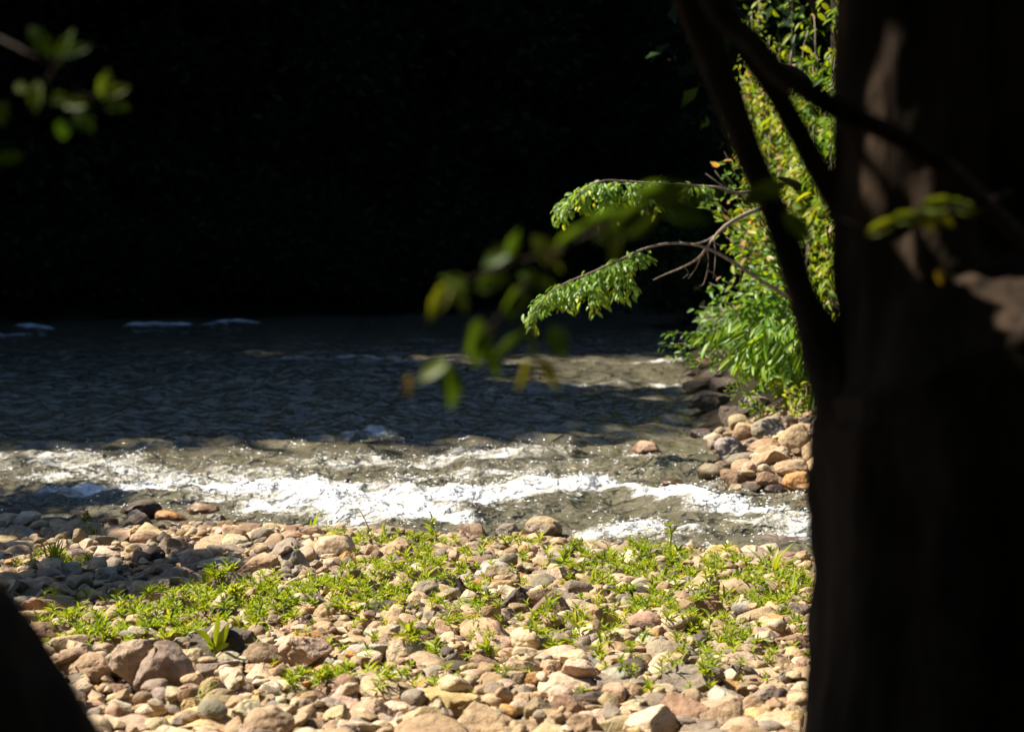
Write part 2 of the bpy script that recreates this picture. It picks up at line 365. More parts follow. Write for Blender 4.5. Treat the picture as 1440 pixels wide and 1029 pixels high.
DV = (np.stack([dx, dy, dz], -1)[:, None] + bv[None] * dr[:, None, None] * np.array([2.0, 1.3, .8])).reshape(-1, 3); DF = (bf[None] + (np.arange(len(dx)) * len(bv))[:, None, None]).reshape(-1, 3)
m, N, L = nodes('foam and glint flecks'); p = N('ShaderNodeBsdfPrincipled', i_Roughness=.3); p.inputs['Base Color'].default_value = (.92, .92, .9, 1); L(p.outputs[0], N('ShaderNodeOutputMaterial').inputs[0])
tag(mesh_np('spray_glints', DV, [DF], m), kind='stuff')
# ------------------------------------------------------------------ stones
import bmesh
def ico(sub):
    bm = bmesh.new(); bmesh.ops.create_icosphere(bm, subdivisions=sub, radius=1.0)
    bm.verts.ensure_lookup_table()
    v = np.array([x.co[:] for x in bm.verts]); f = np.array([[q.index for q in x.verts] for x in bm.faces]); bm.free(); return unit(v), f
ICO = {k: ico(k) for k in (2, 3, 5)}
def stone_shape(v, seed):
    r = np.random.default_rng(seed); ang = seed % 2
    o = r.random(3) * 40
    w = v * (1 + (.2 + .08 * ang) * perlin(v[:, 0] * .9 + o[0], v[:, 1] * .9 + o[1], v[:, 2] * .9 + o[2]) )[:, None]
    for k in range(13 if ang else 7):
        n = unit(r.normal(size=3)); d = r.uniform(.42, .78) if ang else r.uniform(.58, .86)
        e = w @ n - d; s = r.uniform(.012, .03) if ang else .06
        w = w - (s * np.log1p(np.exp(np.clip(e / s, -30, 30))))[:, None] * n * (.97 if ang else .8)
    w = w * (1 + .06 * perlin(v[:, 0] * 3 + o[1], v[:, 1] * 3 + o[2], v[:, 2] * 3) + (.045 if ang else .018) * fbm(v[:, 0] * 7 + o[1], v[:, 1] * 7, v[:, 2] * 7 + o[0], 2))[:, None]
    lo, hi = w.min(0), w.max(0); return (w - (lo + hi) / 2) / ((hi - lo) / 2)
NT = 44
TPL = {k: [stone_shape(ICO[k][0], s) for s in range(NT)] for k in (2, 3, 5)}
STONE_ME = []
for s in range(NT):
    me = bpy.data.meshes.new('stone'); me.from_pydata(TPL[5][s].tolist(), [], ICO[5][1].tolist())
    me.polygons.foreach_set('use_smooth', np.full(len(me.polygons), True)); me.materials.append(M_STONE); STONE_ME.append(me)
PAL = {'tan': (.36, .256, .145), 'pale': (.45, .355, .228), 'grey-brown': (.22, .178, .126), 'brown': (.235, .155, .088), 'pinkish': (.385, .275, .188),
       'orange-brown': (.42, .225, .075), 'dark brown': (.085, .06, .044), 'grey': (.31, .275, .22), 'yellowish': (.43, .31, .14)}
NAMES = list(PAL); PROB = np.array([.40, .20, .18, .09, .03, .02, .035, .02, .025])
def mk(x, y, z, a, b, c, yaw, tx, ty, col, tpl, hero=None):
    return dict(x=x, y=y, z=z, a=a, b=b, c=c, yaw=yaw, tx=tx, ty=ty, col=col, rgb=np.clip(np.array(PAL[col]) * rng.uniform(.86, 1.14) * (1 + rng.normal(0, .035, 3)), .03, .62), tpl=tpl, hero=hero)
# hand placed stones: px, py, w, h, colour, r(ound)/a(ngular), tilt, label
H = [
 (197,717,62,30,'dark brown','r',0,'big dark brown rounded boulder at the water edge on the left'), (190,742,56,40,'grey-brown','a',-25,'grey leaning slab just below the big dark boulder at the water edge'),
 (245,729,56,21,'orange-brown','r',5,'long orange-brown stone right of the dark water-edge boulder'), (283,719,50,23,'tan','r',0,None), (267,740,56,17,'brown','a',0,'flat brown layered slab that looks like bark, near the water on the left'),
 (303,733,32,22,'grey','a',0,None), (117,728,26,22,'brown','r',0,None), (18,728,44,24,'dark brown','r',0,None), (75,742,36,18,'dark brown','r',0,None), (45,750,40,18,'brown','r',0,None),
 (213,788,38,34,'dark brown','a',20,'near-black angular stone standing alone in the pale pebbles on the left'), (310,770,46,22,'tan','r',0,None), (362,806,74,44,'tan','a',-15,'big tan ridge-backed boulder behind the left weed carpet'),
 (412,799,54,42,'grey-brown','r',-10,'broad grey-brown boulder behind the left weed carpet'), (417,762,50,28,'tan','r',0,None), (363,727,36,20,'pinkish','r',0,None), (215,838,60,36,'pale','a',-20,'pale sloping slab at the back left of the weed carpet'),
 (87,809,40,30,'grey','r',-20,None), (143,872,54,32,'pale','a',-10,'pale flat-topped block left of the weed carpet'), (118,862,30,26,'dark brown','a',15,None), (228,955,98,80,'grey-brown','r',22,'largest grey-brown boulder, humped, at the bottom left'),
 (132,942,34,32,'grey','r',0,'bluish-grey round stone in the weeds left of the largest boulder'), (370,931,66,46,'brown','r',0,'purplish-brown potato-shaped stone right of the tall green seedling'), (299,979,42,42,'tan','r',20,'tan egg-shaped stone leaning right of the largest boulder'),
 (460,871,42,40,'tan','r',20,None), (458,893,46,30,'tan','r',-15,None), (463,917,50,40,'brown','a',-20,'speckled red-brown stone right of the potato-shaped stone'), (440,938,36,24,'grey-brown','a',0,None), (222,1017,80,28,'orange-brown','a',0,'bright orange flat stone at the bottom edge, left'),
 (206,999,72,22,'tan','a',-10,None), (270,998,32,28,'yellowish','a',0,'knobbly yellowish stone between the orange flat stone and the egg-shaped one'), (127,996,56,22,'brown','r',0,None), (176,992,30,26,'orange-brown','a',30,None),
 (763,744,58,34,'tan','r',0,'domed tan boulder against the water in the middle'), (715,748,38,24,'grey-brown','r',0,'grey-brown round stone left of the domed waterside boulder'), (662,752,54,24,'tan','a',0,None),
 (722,852,70,46,'dark brown','a',-32,'dark tilted block with a flat top in the middle of the cobbles'), (885,829,44,32,'pinkish','a',0,'pink hollowed stone perched on a flat slab among the right weeds'), (878,850,46,16,'pale','a',0,None), (588,851,44,30,'tan','r',10,None), (618,854,40,22,'tan','r',0,None),
 (600,905,42,40,'brown','a',15,'brown blocky stone with a squared face left of centre'), (528,889,32,25,'tan','r',-15,None), (503,899,30,25,'grey-brown','a',0,None), (542,919,28,34,'pinkish','a',10,'upright pinkish stone left of the brown blocky stone'), (603,868,38,22,'grey-brown','r',0,None),
 (703,882,30,22,'pinkish','r',0,None), (645,916,34,24,'pale','a',0,None), (638,969,78,44,'pale','a',-15,'big pale sloping stone low in the middle'), (800,967,98,38,'pale','a',-12,'longest pale slab near the bottom centre'), (755,956,70,22,'grey','a',-8,None),
 (872,899,38,27,'tan','r',0,None), (934,938,56,36,'pale','r',-10,'large pale oval stone below the right weeds'), (873,962,50,20,'tan','a',0,None), (913,962,42,22,'yellowish','r',0,None), (923,979,40,26,'orange-brown','r',0,None), (783,994,36,26,'pinkish','r',0,None),
 (697,1010,38,28,'pale','r',0,None), (780,1018,72,28,'brown','r',0,'wide brown stone cut by the bottom edge'), (842,1018,62,36,'pale','a',0,None), (560,767,38,22,'pale','r',0,None), (490,794,32,30,'orange-brown','a',0,None), (770,774,60,24,'tan','r',0,None), (703,782,52,20,'grey','r',0,None),
 (633,782,52,18,'tan','a',-15,None), (740,804,30,22,'tan','a',0,None), (975,777,36,32,'pinkish','a',0,'rough pinkish lump at the water edge on the right'), (1056,778,60,24,'pinkish','a',-8,'smooth pinkish slab at the water edge near the trunk'), (1095,765,72,20,'grey-brown','a',0,'dark flat slab at the water behind the pinkish slab'),
 (1115,784,60,20,'pinkish','a',0,None), (1085,808,28,15,'tan','r',0,None), (1066,874,64,32,'tan','r',-5,'humped tan boulder in the weeds left of the trunk'), (975,858,62,32,'brown','a',-15,'layered brown stone in the middle of the right weeds'), (1057,941,30,19,'pale','r',0,'small smooth white pebble below the right weeds'),
 (1022,994,54,46,'grey','a',-20,'rough stone flecked white like quartz, bottom right'), (1103,1000,62,32,'brown','a',0,'dark brown hollow-faced stone beside the trunk, bottom right'), (1116,1014,50,38,'tan','a',-10,None), (977,912,38,27,'grey','r',0,None), (1057,1003,46,40,'tan','r',-30,None), (1133,928,24,26,'grey-brown','r',0,None),
 (1120,905,34,22,'tan','r',0,None), (945,1005,60,26,'grey-brown','r',0,None), (560,1018,62,24,'pale','a',0,None), (505,1010,52,22,'tan','r',0,None), (380,985,60,24,'pale','a',-8,None), (420,905,34,26,'tan','r',0,None), (330,1008,60,24,'grey-brown','r',0,None),
 (715,925,44,24,'tan','r',0,None), (828,935,44,22,'grey-brown','r',0,None), (690,960,36,26,'tan','r',0,None), (1010,885,36,24,'pale','r',0,None)]
RB = [
 (907,632,48,24,'tan','r',0,'lone brown rock standing in the river'), (988,614,38,20,'dark brown','a',0,'dark wet rock in the river just off the right bank'), (1082,606,52,32,'grey-brown','r',-20,'grey boulder on top of the right bank stones under the bush'),
 (1027,632,44,28,'grey','r',-10,'pale grey stone at the left end of the right bank pile'), (1118,624,44,42,'tan','r',0,'round tan boulder on the right bank beside the trunk'), (1047,648,54,20,'grey-brown','r',-6,None), (1075,628,50,20,'tan','r',-10,None), (1084,645,60,22,'tan','a',-10,None),
 (1114,661,50,24,'tan','r',0,None), (1121,681,42,28,'orange-brown','r',0,'wet reddish stone at the foot of the right bank by the trunk'), (1055,662,25,20,'pale','r',15,None), (1074,662,20,14,'pale','r',0,None), (1034,676,46,24,'brown','a',10,None), (1077,678,36,24,'brown','r',0,None), (1113,598,32,20,'pale','a',0,None),
 (1142,640,30,32,'tan','r',0,None), (1000,568,56,30,'dark brown','a',0,'jagged dark rock under the bush at the far end of the right bank'), (1032,588,42,28,'dark brown','a',0,None), (1120,562,40,24,'tan','a',0,None), (1017,658,28,16,'brown','r',0,None), (1090,690,34,14,'dark brown','r',0,None), (1052,688,40,14,'dark brown','a',0,None),
 (1098,611,26,18,'tan','r',0,None), (1135,690,40,18,'orange-brown','r',0,None), (1060,572,44,26,'grey-brown','a',0,None), (1082,583,30,20,'brown','a',0,None), (1152,662,40,30,'tan','r',0,None), (1160,605,50,36,'grey-brown','a',0,None), (1046,612,34,24,'brown','r',0,None), (1098,640,26,20,'pale','r',0,None),
 (978,548,40,20,'brown','a',0,None), (1000,532,36,20,'dark brown','r',0,None), (968,530,30,14,'dark brown','a',0,None), (990,512,30,16,'brown','r',0,None), (1018,545,40,24,'dark brown','a',0,None),
 (968,700,24,8,'brown','r',0,None), (945,677,30,9,'brown','r',0,None)]
class HM:
    def __init__(s, x0, x1, y0, y1, res):
        s.x0, s.y0, s.res = x0, y0, res; s.xs = np.arange(x0, x1, res); s.ys = np.arange(y0, y1, res)
        s.X, s.Y = np.meshgrid(s.xs, s.ys); s.base = terrain(s.X, s.Y); s.h = s.base.copy()
    def win(s, x, y, r):
        i0 = max(0, int((x - r - s.x0) / s.res)); i1 = min(len(s.xs), int((x + r - s.x0) / s.res) + 2)
        j0 = max(0, int((y - r - s.y0) / s.res)); j1 = min(len(s.ys), int((y + r - s.y0) / s.res) + 2)
        return slice(j0, j1), slice(i0, i1)
    def foot(s, x, y, a, b, yaw):
        w = s.win(x, y, max(a, b)); dx = s.X[w] - x; dy = s.Y[w] - y
        u = (dx * math.cos(yaw) + dy * math.sin(yaw)) / a; v = (-dx * math.sin(yaw) + dy * math.cos(yaw)) / b
        return w, u * u + v * v
    def put(s, x, y, z, a, b, c, yaw):
        w, q = s.foot(x, y, a * .97, b * .97, yaw); k = q < 1
        t = np.where(k, z + c * np.sqrt(np.clip(1 - q, 0, 1)), -9); s.h[w] = np.maximum(s.h[w], t)
    def top(s, x, y):
        i = np.clip(((np.asarray(x) - s.x0) / s.res).astype(int), 0, len(s.xs) - 1); j = np.clip(((np.asarray(y) - s.y0) / s.res).astype(int), 0, len(s.ys) - 1)
        return s.h[j, i]
bar = HM(-5.2, 3.6, 4.2, 11.2, .014); prom = HM(1.1, 3.6, 11.0, 15.2, .016)
ST = []
def place_heroes(rows, hm):
    for (px, py, w, h, col, kind, tilt, lab) in rows:
        g = hit(px, py + h * .22); d = g[1]
        a = w * d / F / 2; b = a * rng.uniform(.7, .95) if w > 1.4 * h else a * rng.uniform(.8, 1.05)
        c = math.sqrt(max((.6 * h * d / F) ** 2 - (.23 * b) ** 2, (.36 * a) ** 2))
        tpl = 2 * int(rng.integers(NT // 2)) + (kind == 'a')
        z = max(terrain(g[0], g[1]), -.03) + c * .5
        ST.append(mk(g[0], g[1], z, a, b, c, rng.uniform(-.35, .35), rng.normal(0, .12), math.radians(tilt) * .6 + rng.normal(0, .05), col, tpl, lab or True))
        if hm: hm.put(g[0], g[1], z, a, b, c, 0)
place_heroes(H, bar); place_heroes(RB, prom)
def pack(hm, n, lo, sig, hi, xf, yf, ok, cand=7):
    sz = np.clip(lo * np.exp(rng.normal(0, sig, n)), .011, hi); sz = np.sort(sz)[::-1] * rng.uniform(.8, 1.2, n)
    for s in sz:
        a = s * rng.uniform(.95, 1.3); b = s * rng.uniform(.7, 1.0); c = s * rng.uniform(.34, .8); yaw = rng.uniform(0, math.pi)
        best = None
        for _ in range(cand):
            x, y = xf(), yf()
            if not ok(x, y): continue
            w, q = hm.foot(x, y, a, b, yaw); k = q < .8
            if not k.any(): continue
            e = (hm.h[w] - hm.base[w])[k]; sc = e.mean() + .5 * e.max()
            if best is None or sc < best[0]: best = (sc, x, y, hm.h[w][k].mean(), e.max())
        if best is None or best[4] > .17 or best[0] > .24: continue
        _, x, y, hz, _ = best; z = hz + c * .38
        hm.put(x, y, z, a, b, c, yaw)
        ST.append(mk(x, y, z, a, b, c, yaw, rng.normal(0, .2), rng.normal(0, .2), NAMES[rng.choice(len(NAMES), p=PROB)], 2 * int(rng.integers(NT // 2)) + int(rng.random() < .62)))
pack(bar, 7800, .033, .55, .108, lambda: rng.uniform(-4.9, 3.3), lambda: 4.4 + 6.4 * rng.random() ** .9, lambda x, y: y < edge(x) + .12 and abs(x) < .40 * y + .4)
pack(prom, 420, .045, .45, .13, lambda: rng.uniform(1.2, 3.4), lambda: rng.uniform(11.1, 14.2), lambda x, y: -.12 < min(x - xr(y), y - 11.2) < 1.5)
# small pebbles strewn by colour patch: stones keep their own colours
for s in ST:
    px, py, dep = proj((s['x'], s['y'], s['z'])); s['px'], s['py'] = float(px), float(py); s['w'] = 2 * s['a'] * F / dep
def visible(s):
    left = np.interp(s['py'], [825, 845, 885, 945, 1029], [0, 22, 45, 80, 130])
    return left + 6 < s['px'] < 1136 and 300 < s['py'] < 1029
heroes = [s for s in ST if s['hero'] is not None]
rest = sorted([s for s in ST if s['hero'] is None and visible(s)], key=lambda s: -s['w'] * (s['c'] + .3 * s['b']) / s['a'])
THINGS = heroes + rest[:294 - len(heroes)]
ids = {id(s) for s in THINGS}
PEB = [s for s in ST if id(s) not in ids]
def rot(s):
    m_ = Matrix.Rotation(s['yaw'], 3, 'Z') @ Matrix.Rotation(s['ty'], 3, 'Y') @ Matrix.Rotation(s['tx'], 3, 'X'); return m_
Vs, Fs, Cs, n0 = [], [], [], 0
for s in PEB:
    k = 3 if s['a'] > .03 or s['w'] > 16 else 2
    v = TPL[k][s['tpl']] * np.array([s['a'], s['b'], s['c']]); v = v @ np.array(rot(s)).T + np.array([s['x'], s['y'], s['z']])
    Vs.append(v); Fs.append(ICO[k][1] + n0); n0 += len(v); Cs.append(np.repeat(s['rgb'][None], len(v), 0))
tag(mesh_np('pebbles', np.vstack(Vs), [np.vstack(Fs)], M_PEB, attrs={'stone_color': np.vstack(Cs)}), kind='stuff')
print('stones', len(THINGS), len(PEB), n0)
# ------------------------------------------------------------------ labels that single stones and weeds out
LM = []
SHORT = {'big dark brown rounded boulder': 'big dark water-edge boulder', 'grey leaning slab': 'grey leaning slab', 'long orange-brown': 'long orange-brown waterside stone', 'flat brown layered': 'bark-like layered slab',
 'near-black angular': 'near-black angular stone', 'big tan ridge': 'ridge-backed tan boulder', 'broad grey-brown': 'broad grey-brown boulder', 'pale sloping slab': 'pale slab behind the weeds', 'pale flat-topped': 'pale flat-topped block',
 'largest grey': 'largest grey-brown boulder', 'bluish': 'bluish-grey round stone', 'purplish': 'purplish potato-shaped stone', 'tan egg': 'egg-shaped stone', 'speckled red': 'speckled red-brown stone', 'bright orange': 'bright orange flat stone',
 'knobbly': 'knobbly yellowish stone', 'domed tan': 'domed waterside boulder', 'grey-brown round stone left': 'round stone beside the domed boulder', 'dark tilted': 'dark tilted block', 'pink hollowed': 'pink hollowed stone', 'brown blocky': 'brown blocky stone',
 'upright pinkish': 'upright pinkish stone', 'big pale sloping': 'big pale sloping stone', 'longest pale': 'longest pale slab', 'large pale oval': 'large pale oval stone', 'wide brown stone cut': 'wide brown bottom-edge stone', 'rough pinkish': 'rough pinkish waterside lump',
 'smooth pinkish slab': 'smooth pinkish waterside slab', 'humped tan': 'humped tan boulder', 'layered brown': 'layered brown stone', 'small smooth white': 'smooth white pebble', 'rough stone flecked': 'white-flecked rough stone', 'dark brown hollow': 'hollow-faced dark stone',
 'lone brown': 'lone rock in the river', 'dark wet rock': 'dark wet river rock', 'grey boulder on top': 'grey boulder under the bush', 'pale grey stone at the left': 'pale grey bank-end stone', 'round tan boulder on': 'round tan boulder by the trunk',
 'wet reddish': 'wet reddish bank stone', 'jagged dark': 'jagged dark rock under the bush'}
for s in THINGS:
    if isinstance(s['hero'], str):
        s['label'] = s['hero']
        for k, v in SHORT.items():
            if s['hero'].startswith(k): LM.append((s['px'], s['py'], v)); break
def relate(px, py, skip=0):
    r = sorted(LM, key=lambda l: math.hypot(l[0] - px, 1.5 * (l[1] - py)))[skip]
    dx, dy = px - r[0], 1.5 * (py - r[1]); a = math.degrees(math.atan2(dy, dx)) % 360
    w = ['right of', 'front right of', 'in front of', 'front left of', 'left of', 'behind and left of', 'behind', 'behind and right of'][int((a + 22.5) // 45) % 8]
    if w in ('front right of', 'front left of'): w = 'in front and ' + w.split()[1] + ' of'
    return w, r[2], math.hypot(dx, dy)
def words_for(s):
    w = s['w']; size = 'big ' if w > 52 else ('' if w > 34 else 'small ')
    ra = s['a'] / max(s['b'], 1e-3); rc = s['c'] / s['a']
    sh = 'flat' if rc < .45 else ('long' if ra > 1.6 else ('angular' if s['tpl'] % 2 else 'rounded'))
    return size + s['col'] + ' ' + sh
ORD = ['nearest', 'second-nearest', 'third-nearest', 'fourth-nearest', 'fifth-nearest', 'sixth-nearest', 'seventh-nearest', 'eighth-nearest', 'ninth-nearest', 'tenth-nearest']
USED = set()
def auto(items, noun, wf):
    todo = [s for s in items if not s.get('label')]
    for skip in (0, 1, 2):
        g = {}
        for s in todo:
            w, l, d = relate(s['px'], s['py'], skip); s['_d'] = d; g.setdefault(f"{wf(s)} {noun} {w} the {l}", []).append(s)
        nxt = []
        for k, v in g.items():
            if len(v) == 1 and k not in USED: v[0]['label'] = k; USED.add(k)
            elif skip < 2: nxt += v
            else:
                for o, s in zip(ORD, sorted(v, key=lambda s: s['_d'])): s['label'] = f"{o} {k}"
        todo = nxt
auto(THINGS, 'stone', words_for)
seen = {}
for s in sorted(THINGS, key=lambda s: -s['w']):
    lab = s['label']; base_ = lab
    if lab in seen: lab = 'lesser ' + lab
    seen[lab] = 1
    o = bpy.data.objects.new('stone', STONE_ME[s['tpl']]); COL.objects.link(o)
    M4 = rot(s).to_4x4(); o.matrix_world = Matrix.Translation((s['x'], s['y'], s['z'])) @ M4 @ Matrix.Diagonal((s['a'], s['b'], s['c'], 1))
    o.color = (*[float(c) for c in s['rgb']], 1)
    tag(o, lab, 'stone', 'stones of the right bank' if s['y'] > 10.9 else 'stones of the cobble bar')
# ------------------------------------------------------------------ weeds
PATCH = [(300,868,120,26,1.0), (420,848,90,24,1.0), (200,905,90,22,1.0), (110,918,50,14,.8), (180,938,36,10,.7), (520,835,70,26,.95), (600,800,50,16,.6), (560,758,70,12,.7), (650,770,60,12,.55), (740,765,50,12,.6),
 (830,790,60,18,.8), (930,785,60,22,.85), (1000,800,60,20,.75), (880,815,50,20,.8), (950,850,60,18,.65), (1050,835,60,18,.65), (1110,850,40,18,.8), (1000,890,50,16,.7), (900,870,50,14,.6), (1120,885,24,12,.5),
 (800,890,50,14,.55), (720,930,60,12,.5), (780,945,40,10,.5), (840,930,30,10,.5), (1020,925,50,10,.5), (460,990,60,14,.9), (560,1000,40,10,.7), (420,1005,30,8,.7), (70,800,40,10,.9), (1090,790,40,12,.6), (660,885,50,12,.35), (960,995,40,10,.4),
 (690,850,40,12,.5), (600,940,40,8,.4), (480,770,40,10,.4), (120,745,30,8,.3), (1120,815,30,14,.8), (720,945,260,50,.2), (1000,940,130,50,.2), (640,830,120,40,.28)]
def wdens(px, py):
    return sum(s * np.exp(-((px - a) / rx) ** 2 - ((py - b_) / ry) ** 2) for a, b_, rx, ry, s in PATCH)
def clear_of_big(px, py):
    for s in heroes:
        if s['w'] > 40 and abs(px - s['px']) < s['w'] * .36 and -s['w'] * .2 < py - s['py'] < s['w'] * .22: return False
    return True
def weed(mb, x, y, z, sc, n=11, tall=1.0):
    h = sc * rng.uniform(.35, .9) * tall; lean = rng.normal(0, .25, 2)
    t = np.linspace(.15, 1, n); a = np.arange(n) * 2.4 + rng.uniform(0, 6)
    P = np.stack([x + lean[0] * h * t, y + lean[1] * h * t, z + h * t], -1)
    el = np.interp(t, [0, 1], [.15, 1.0]) + rng.normal(0, .22, n)
    D = np.stack([np.cos(a) * np.cos(el), np.sin(a) * np.cos(el), np.sin(el)], -1)
    Ln = sc * rng.uniform(.6, 1.1, n) * np.interp(t, [0, .6, 1], [.9, 1.1, .75])
    leaves(mb, P, D, np.array([[0, 0, 1.0]]) + rng.normal(0, .25, (n, 3)), Ln, Ln * rng.uniform(.2, .3, n), np.clip(rng.normal(.5, .22, n) + rng.normal(0, .1), 0, 1))
    mb.tube([(x, y, z - .02), (x + lean[0] * h * .5, y + lean[1] * h * .5, z + h * .5), P[-1]], [.0018, .0014, .001], 4, 4, tone=.3)
mb = MB(); cnt = 0; cand = []
for _ in range(60000):
    px, py = rng.uniform(-80, 1250), rng.uniform(725, 1028)
    if rng.random() > wdens(px, py) ** 1.3: continue
    if fbm(px / 26, py / 11, 5, 2) < -.12: continue
    if not clear_of_big(px, py): continue
    d = onz(px, py, .10)[1]
    if rng.random() > (d / 10) ** 2.0: continue
    g = onz(px, py, .1); cand.append((g[0], g[1], px, py))
    cnt += 1
    if cnt >= 2250: break
for x, y, px, py in cand:
    weed(mb, x, y, float(bar.top(x, y)) - .012, rng.uniform(.03, .052), int(rng.integers(7, 12)))
tag(mb.build('ground_cover', M_WEED), kind='stuff')
mb = MB(); n = 420; px = rng.uniform(-60, 1180, n); py = rng.uniform(740, 1028, n); G = np.array([onz(a, b_, .1) for a, b_ in zip(px, py)]); G[:, 2] = bar.top(G[:, 0], G[:, 1]) + .004
l_ = rng.uniform(.025, .07, n); leaves(mb, G, rdir(n) * [1, 1, .3], rdir(n) * .5 + [0, 0, 1], l_, l_ * rng.uniform(.25, .5, n), rng.random(n))
M_DRY = leaf_mat('dry leaf', [(0, (.10, .06, .03)), (.5, (.24, .15, .07)), (1, (.45, .36, .22))], .2, rough=.7, spec=.15); tag(mb.build('leaf_litter', M_DRY), kind='stuff')
W = []
tries = 0
while len(W) < 64 and tries < 20000:
    tries += 1
    px, py = rng.uniform(150, 1125), rng.uniform(738, 1020)
    if not (.22 < wdens(px, py) < .75) or not clear_of_big(px, py): continue
    if any(math.hypot(px - q['px'], 2 * (py - q['py'])) < 44 for q in W): continue
    W.append(dict(px=px, py=py))
for q in W:
    g = onz(q['px'], q['py'], .1); q['x'], q['y'] = g[0], g[1]; q['z'] = float(bar.top(g[0], g[1])) - .015
    q['sc'] = rng.uniform(.05, .08); q['n'] = int(rng.integers(8, 15)); q['tall'] = rng.choice([.7, 1.0, 1.5])
auto(W, 'weed', lambda q: {.7: 'low', 1.0: 'bushy', 1.5: 'upright'}[float(q['tall'])] + ' narrow-leaved')
for q in W:
    mb = MB(); weed(mb, q['x'], q['y'], q['z'], q['sc'], q['n'], q['tall'])
    tag(mb.build('weed_plant', M_WEED), q['label'], 'weed', 'weeds among the stones')
def blades(mb, x, y, z, n, ln, wd, spread=.5, tone=.5):
    for _ in range(n):
        a = rng.uniform(0, 6.283); e = rng.uniform(.6, 1.45); l_ = ln * rng.uniform(.55, 1.1); k = 6
        t = np.linspace(0, 1, k); hz = np.cos(e) * l_ * (t + spread * t ** 2); vz = np.sin(e) * l_ * (t - .38 * spread * t ** 2.2)
        C_ = np.stack([x + rng.normal(0, .012) + np.cos(a) * hz, y + rng.normal(0, .012) + np.sin(a) * hz, z + vz], -1)
        sd = np.array([-math.sin(a), math.cos(a), 0]); w = wd * (np.sin(np.pi * np.clip(t * .8 + .2, 0, 1)) + .02)
        V = np.stack([C_ - sd * w[:, None] / 2, C_ - np.array([0, 0, 1]) * w[:, None] * .15, C_ + sd * w[:, None] / 2], 1).reshape(-1, 3)
        i = np.arange(k - 1)[:, None] * 3
        mb.add(V, None, np.vstack([np.hstack([i, i + 1, i + 4, i + 3]), np.hstack([i + 1, i + 2, i + 5, i + 4])]), np.clip(tone + rng.normal(0, .15), 0, 1))
TUFT = [(75, 812, 30, .16, .008, 'grass tuft with thin arching blades at the left among shaded stones'), (437, 738, 4, .17, .012, 'single tall grass shoot standing against the white water on the left'), (1088, 795, 8, .2, .02, 'broad-bladed grass shoot at the water edge left of the trunk'),
        (1108, 838, 20, .2, .012, 'grass tuft with long curling blades beside the trunk'), (132, 755, 6, .14, .007, 'few thin grass blades below the dark boulder at the left water edge'), (276, 832, 7, .13, .008, 'thin grass shoots at the back edge of the left weed carpet'),
        (835, 820, 9, .12, .011, 'grass tuft with broad light blades left of the pink hollowed stone'), (762, 845, 8, .13, .012, 'light green grass tuft right of the dark tilted block'), (275, 1020, 4, .12, .006, 'thin grass shoots by the orange flat stone at the bottom edge')]
for px, py, n, ln, wd, lab in TUFT:
    g = onz(px, py, .1); mb = MB(); blades(mb, g[0], g[1], float(bar.top(g[0], g[1])) - .02, n, ln, wd, .6, .55)
    tag(mb.build('grass_tuft', M_WEED), lab, 'grass', 'grass tufts among the stones')
def seedling(name, base, stem, lv, lab):
    """stem, lv in px at the depth of the base"""
    g = onz(base[0], base[1], .12); d = g[1]; e = empty(name, g, lab, 'seedling')
    P = [at(px, py, d) for px, py in stem]; mb = MB(); mb.tube([P[0] - [0, 0, .05]] + P, [.004] * (len(P)) + [.0025], 6, 12, tone=.35); mb.build('stem', M_WEED, e)
    for (x0, y0, x1, y1, w, tone, bend) in lv:
        a, b_ = at(x0, y0, d), at(x1, y1, d - .02); mb = MB(); l_ = np.linalg.norm(b_ - a)
        k = 8; t = np.linspace(0, 1, k); dirv = (b_ - a)
        C_ = a + dirv * t[:, None] + np.array([0, 0, 1]) * (bend * l_ * np.sin(np.pi * t))[:, None]
        sd = unit(np.cross(dirv, [0.35, -1, .25])); ww = w * d / F * np.sin(np.pi * (.06 + .92 * t)) ** .8
        V = np.stack([C_ - sd * ww[:, None] / 2 + np.array([0, -1, .3]) * ww[:, None] * .12, C_, C_ + sd * ww[:, None] / 2 + np.array([0, -1, .3]) * ww[:, None] * .12], 1).reshape(-1, 3)
        i = np.arange(k - 1)[:, None] * 3
        mb.add(V, None, np.vstack([np.hstack([i, i + 1, i + 4, i + 3]), np.hstack([i + 1, i + 2, i + 5, i + 4])]), tone); mb.build('leaf', M_WEED, e)
seedling('seedling', (226, 925), [(226, 925), (226, 918)], [(226, 922, 228, 893, 13, .93, 0), (224, 922, 206, 902, 8, .6, .1), (229, 922, 238, 922, 8, .3, .15)], 'yellow-green broad seedling leaf standing behind the largest boulder')
seedling('seedling', (301, 946), [(301, 946), (302, 920), (301, 905)], [(300, 910, 274, 886, 9, .4, .18), (301, 912, 322, 874, 13, .55, -.1), (302, 905, 308, 862, 8, .5, 0), (303, 915, 322, 905, 10, .45, .1), (299, 912, 290, 905, 6, .4, .1)], 'tall green seedling with curled leaves between the largest boulder and the potato-shaped stone')
seedling('seedling', (943, 762), [(943, 768), (944, 748), (941, 738)], [(944, 752, 934, 742, 5, .5, .1), (944, 750, 953, 740, 5, .5, .1), (941, 740, 933, 735, 4, .6, .1), (941, 740, 948, 732, 4, .6, .1)], 'thin-stemmed seedling rising against the foam at the right water edge')
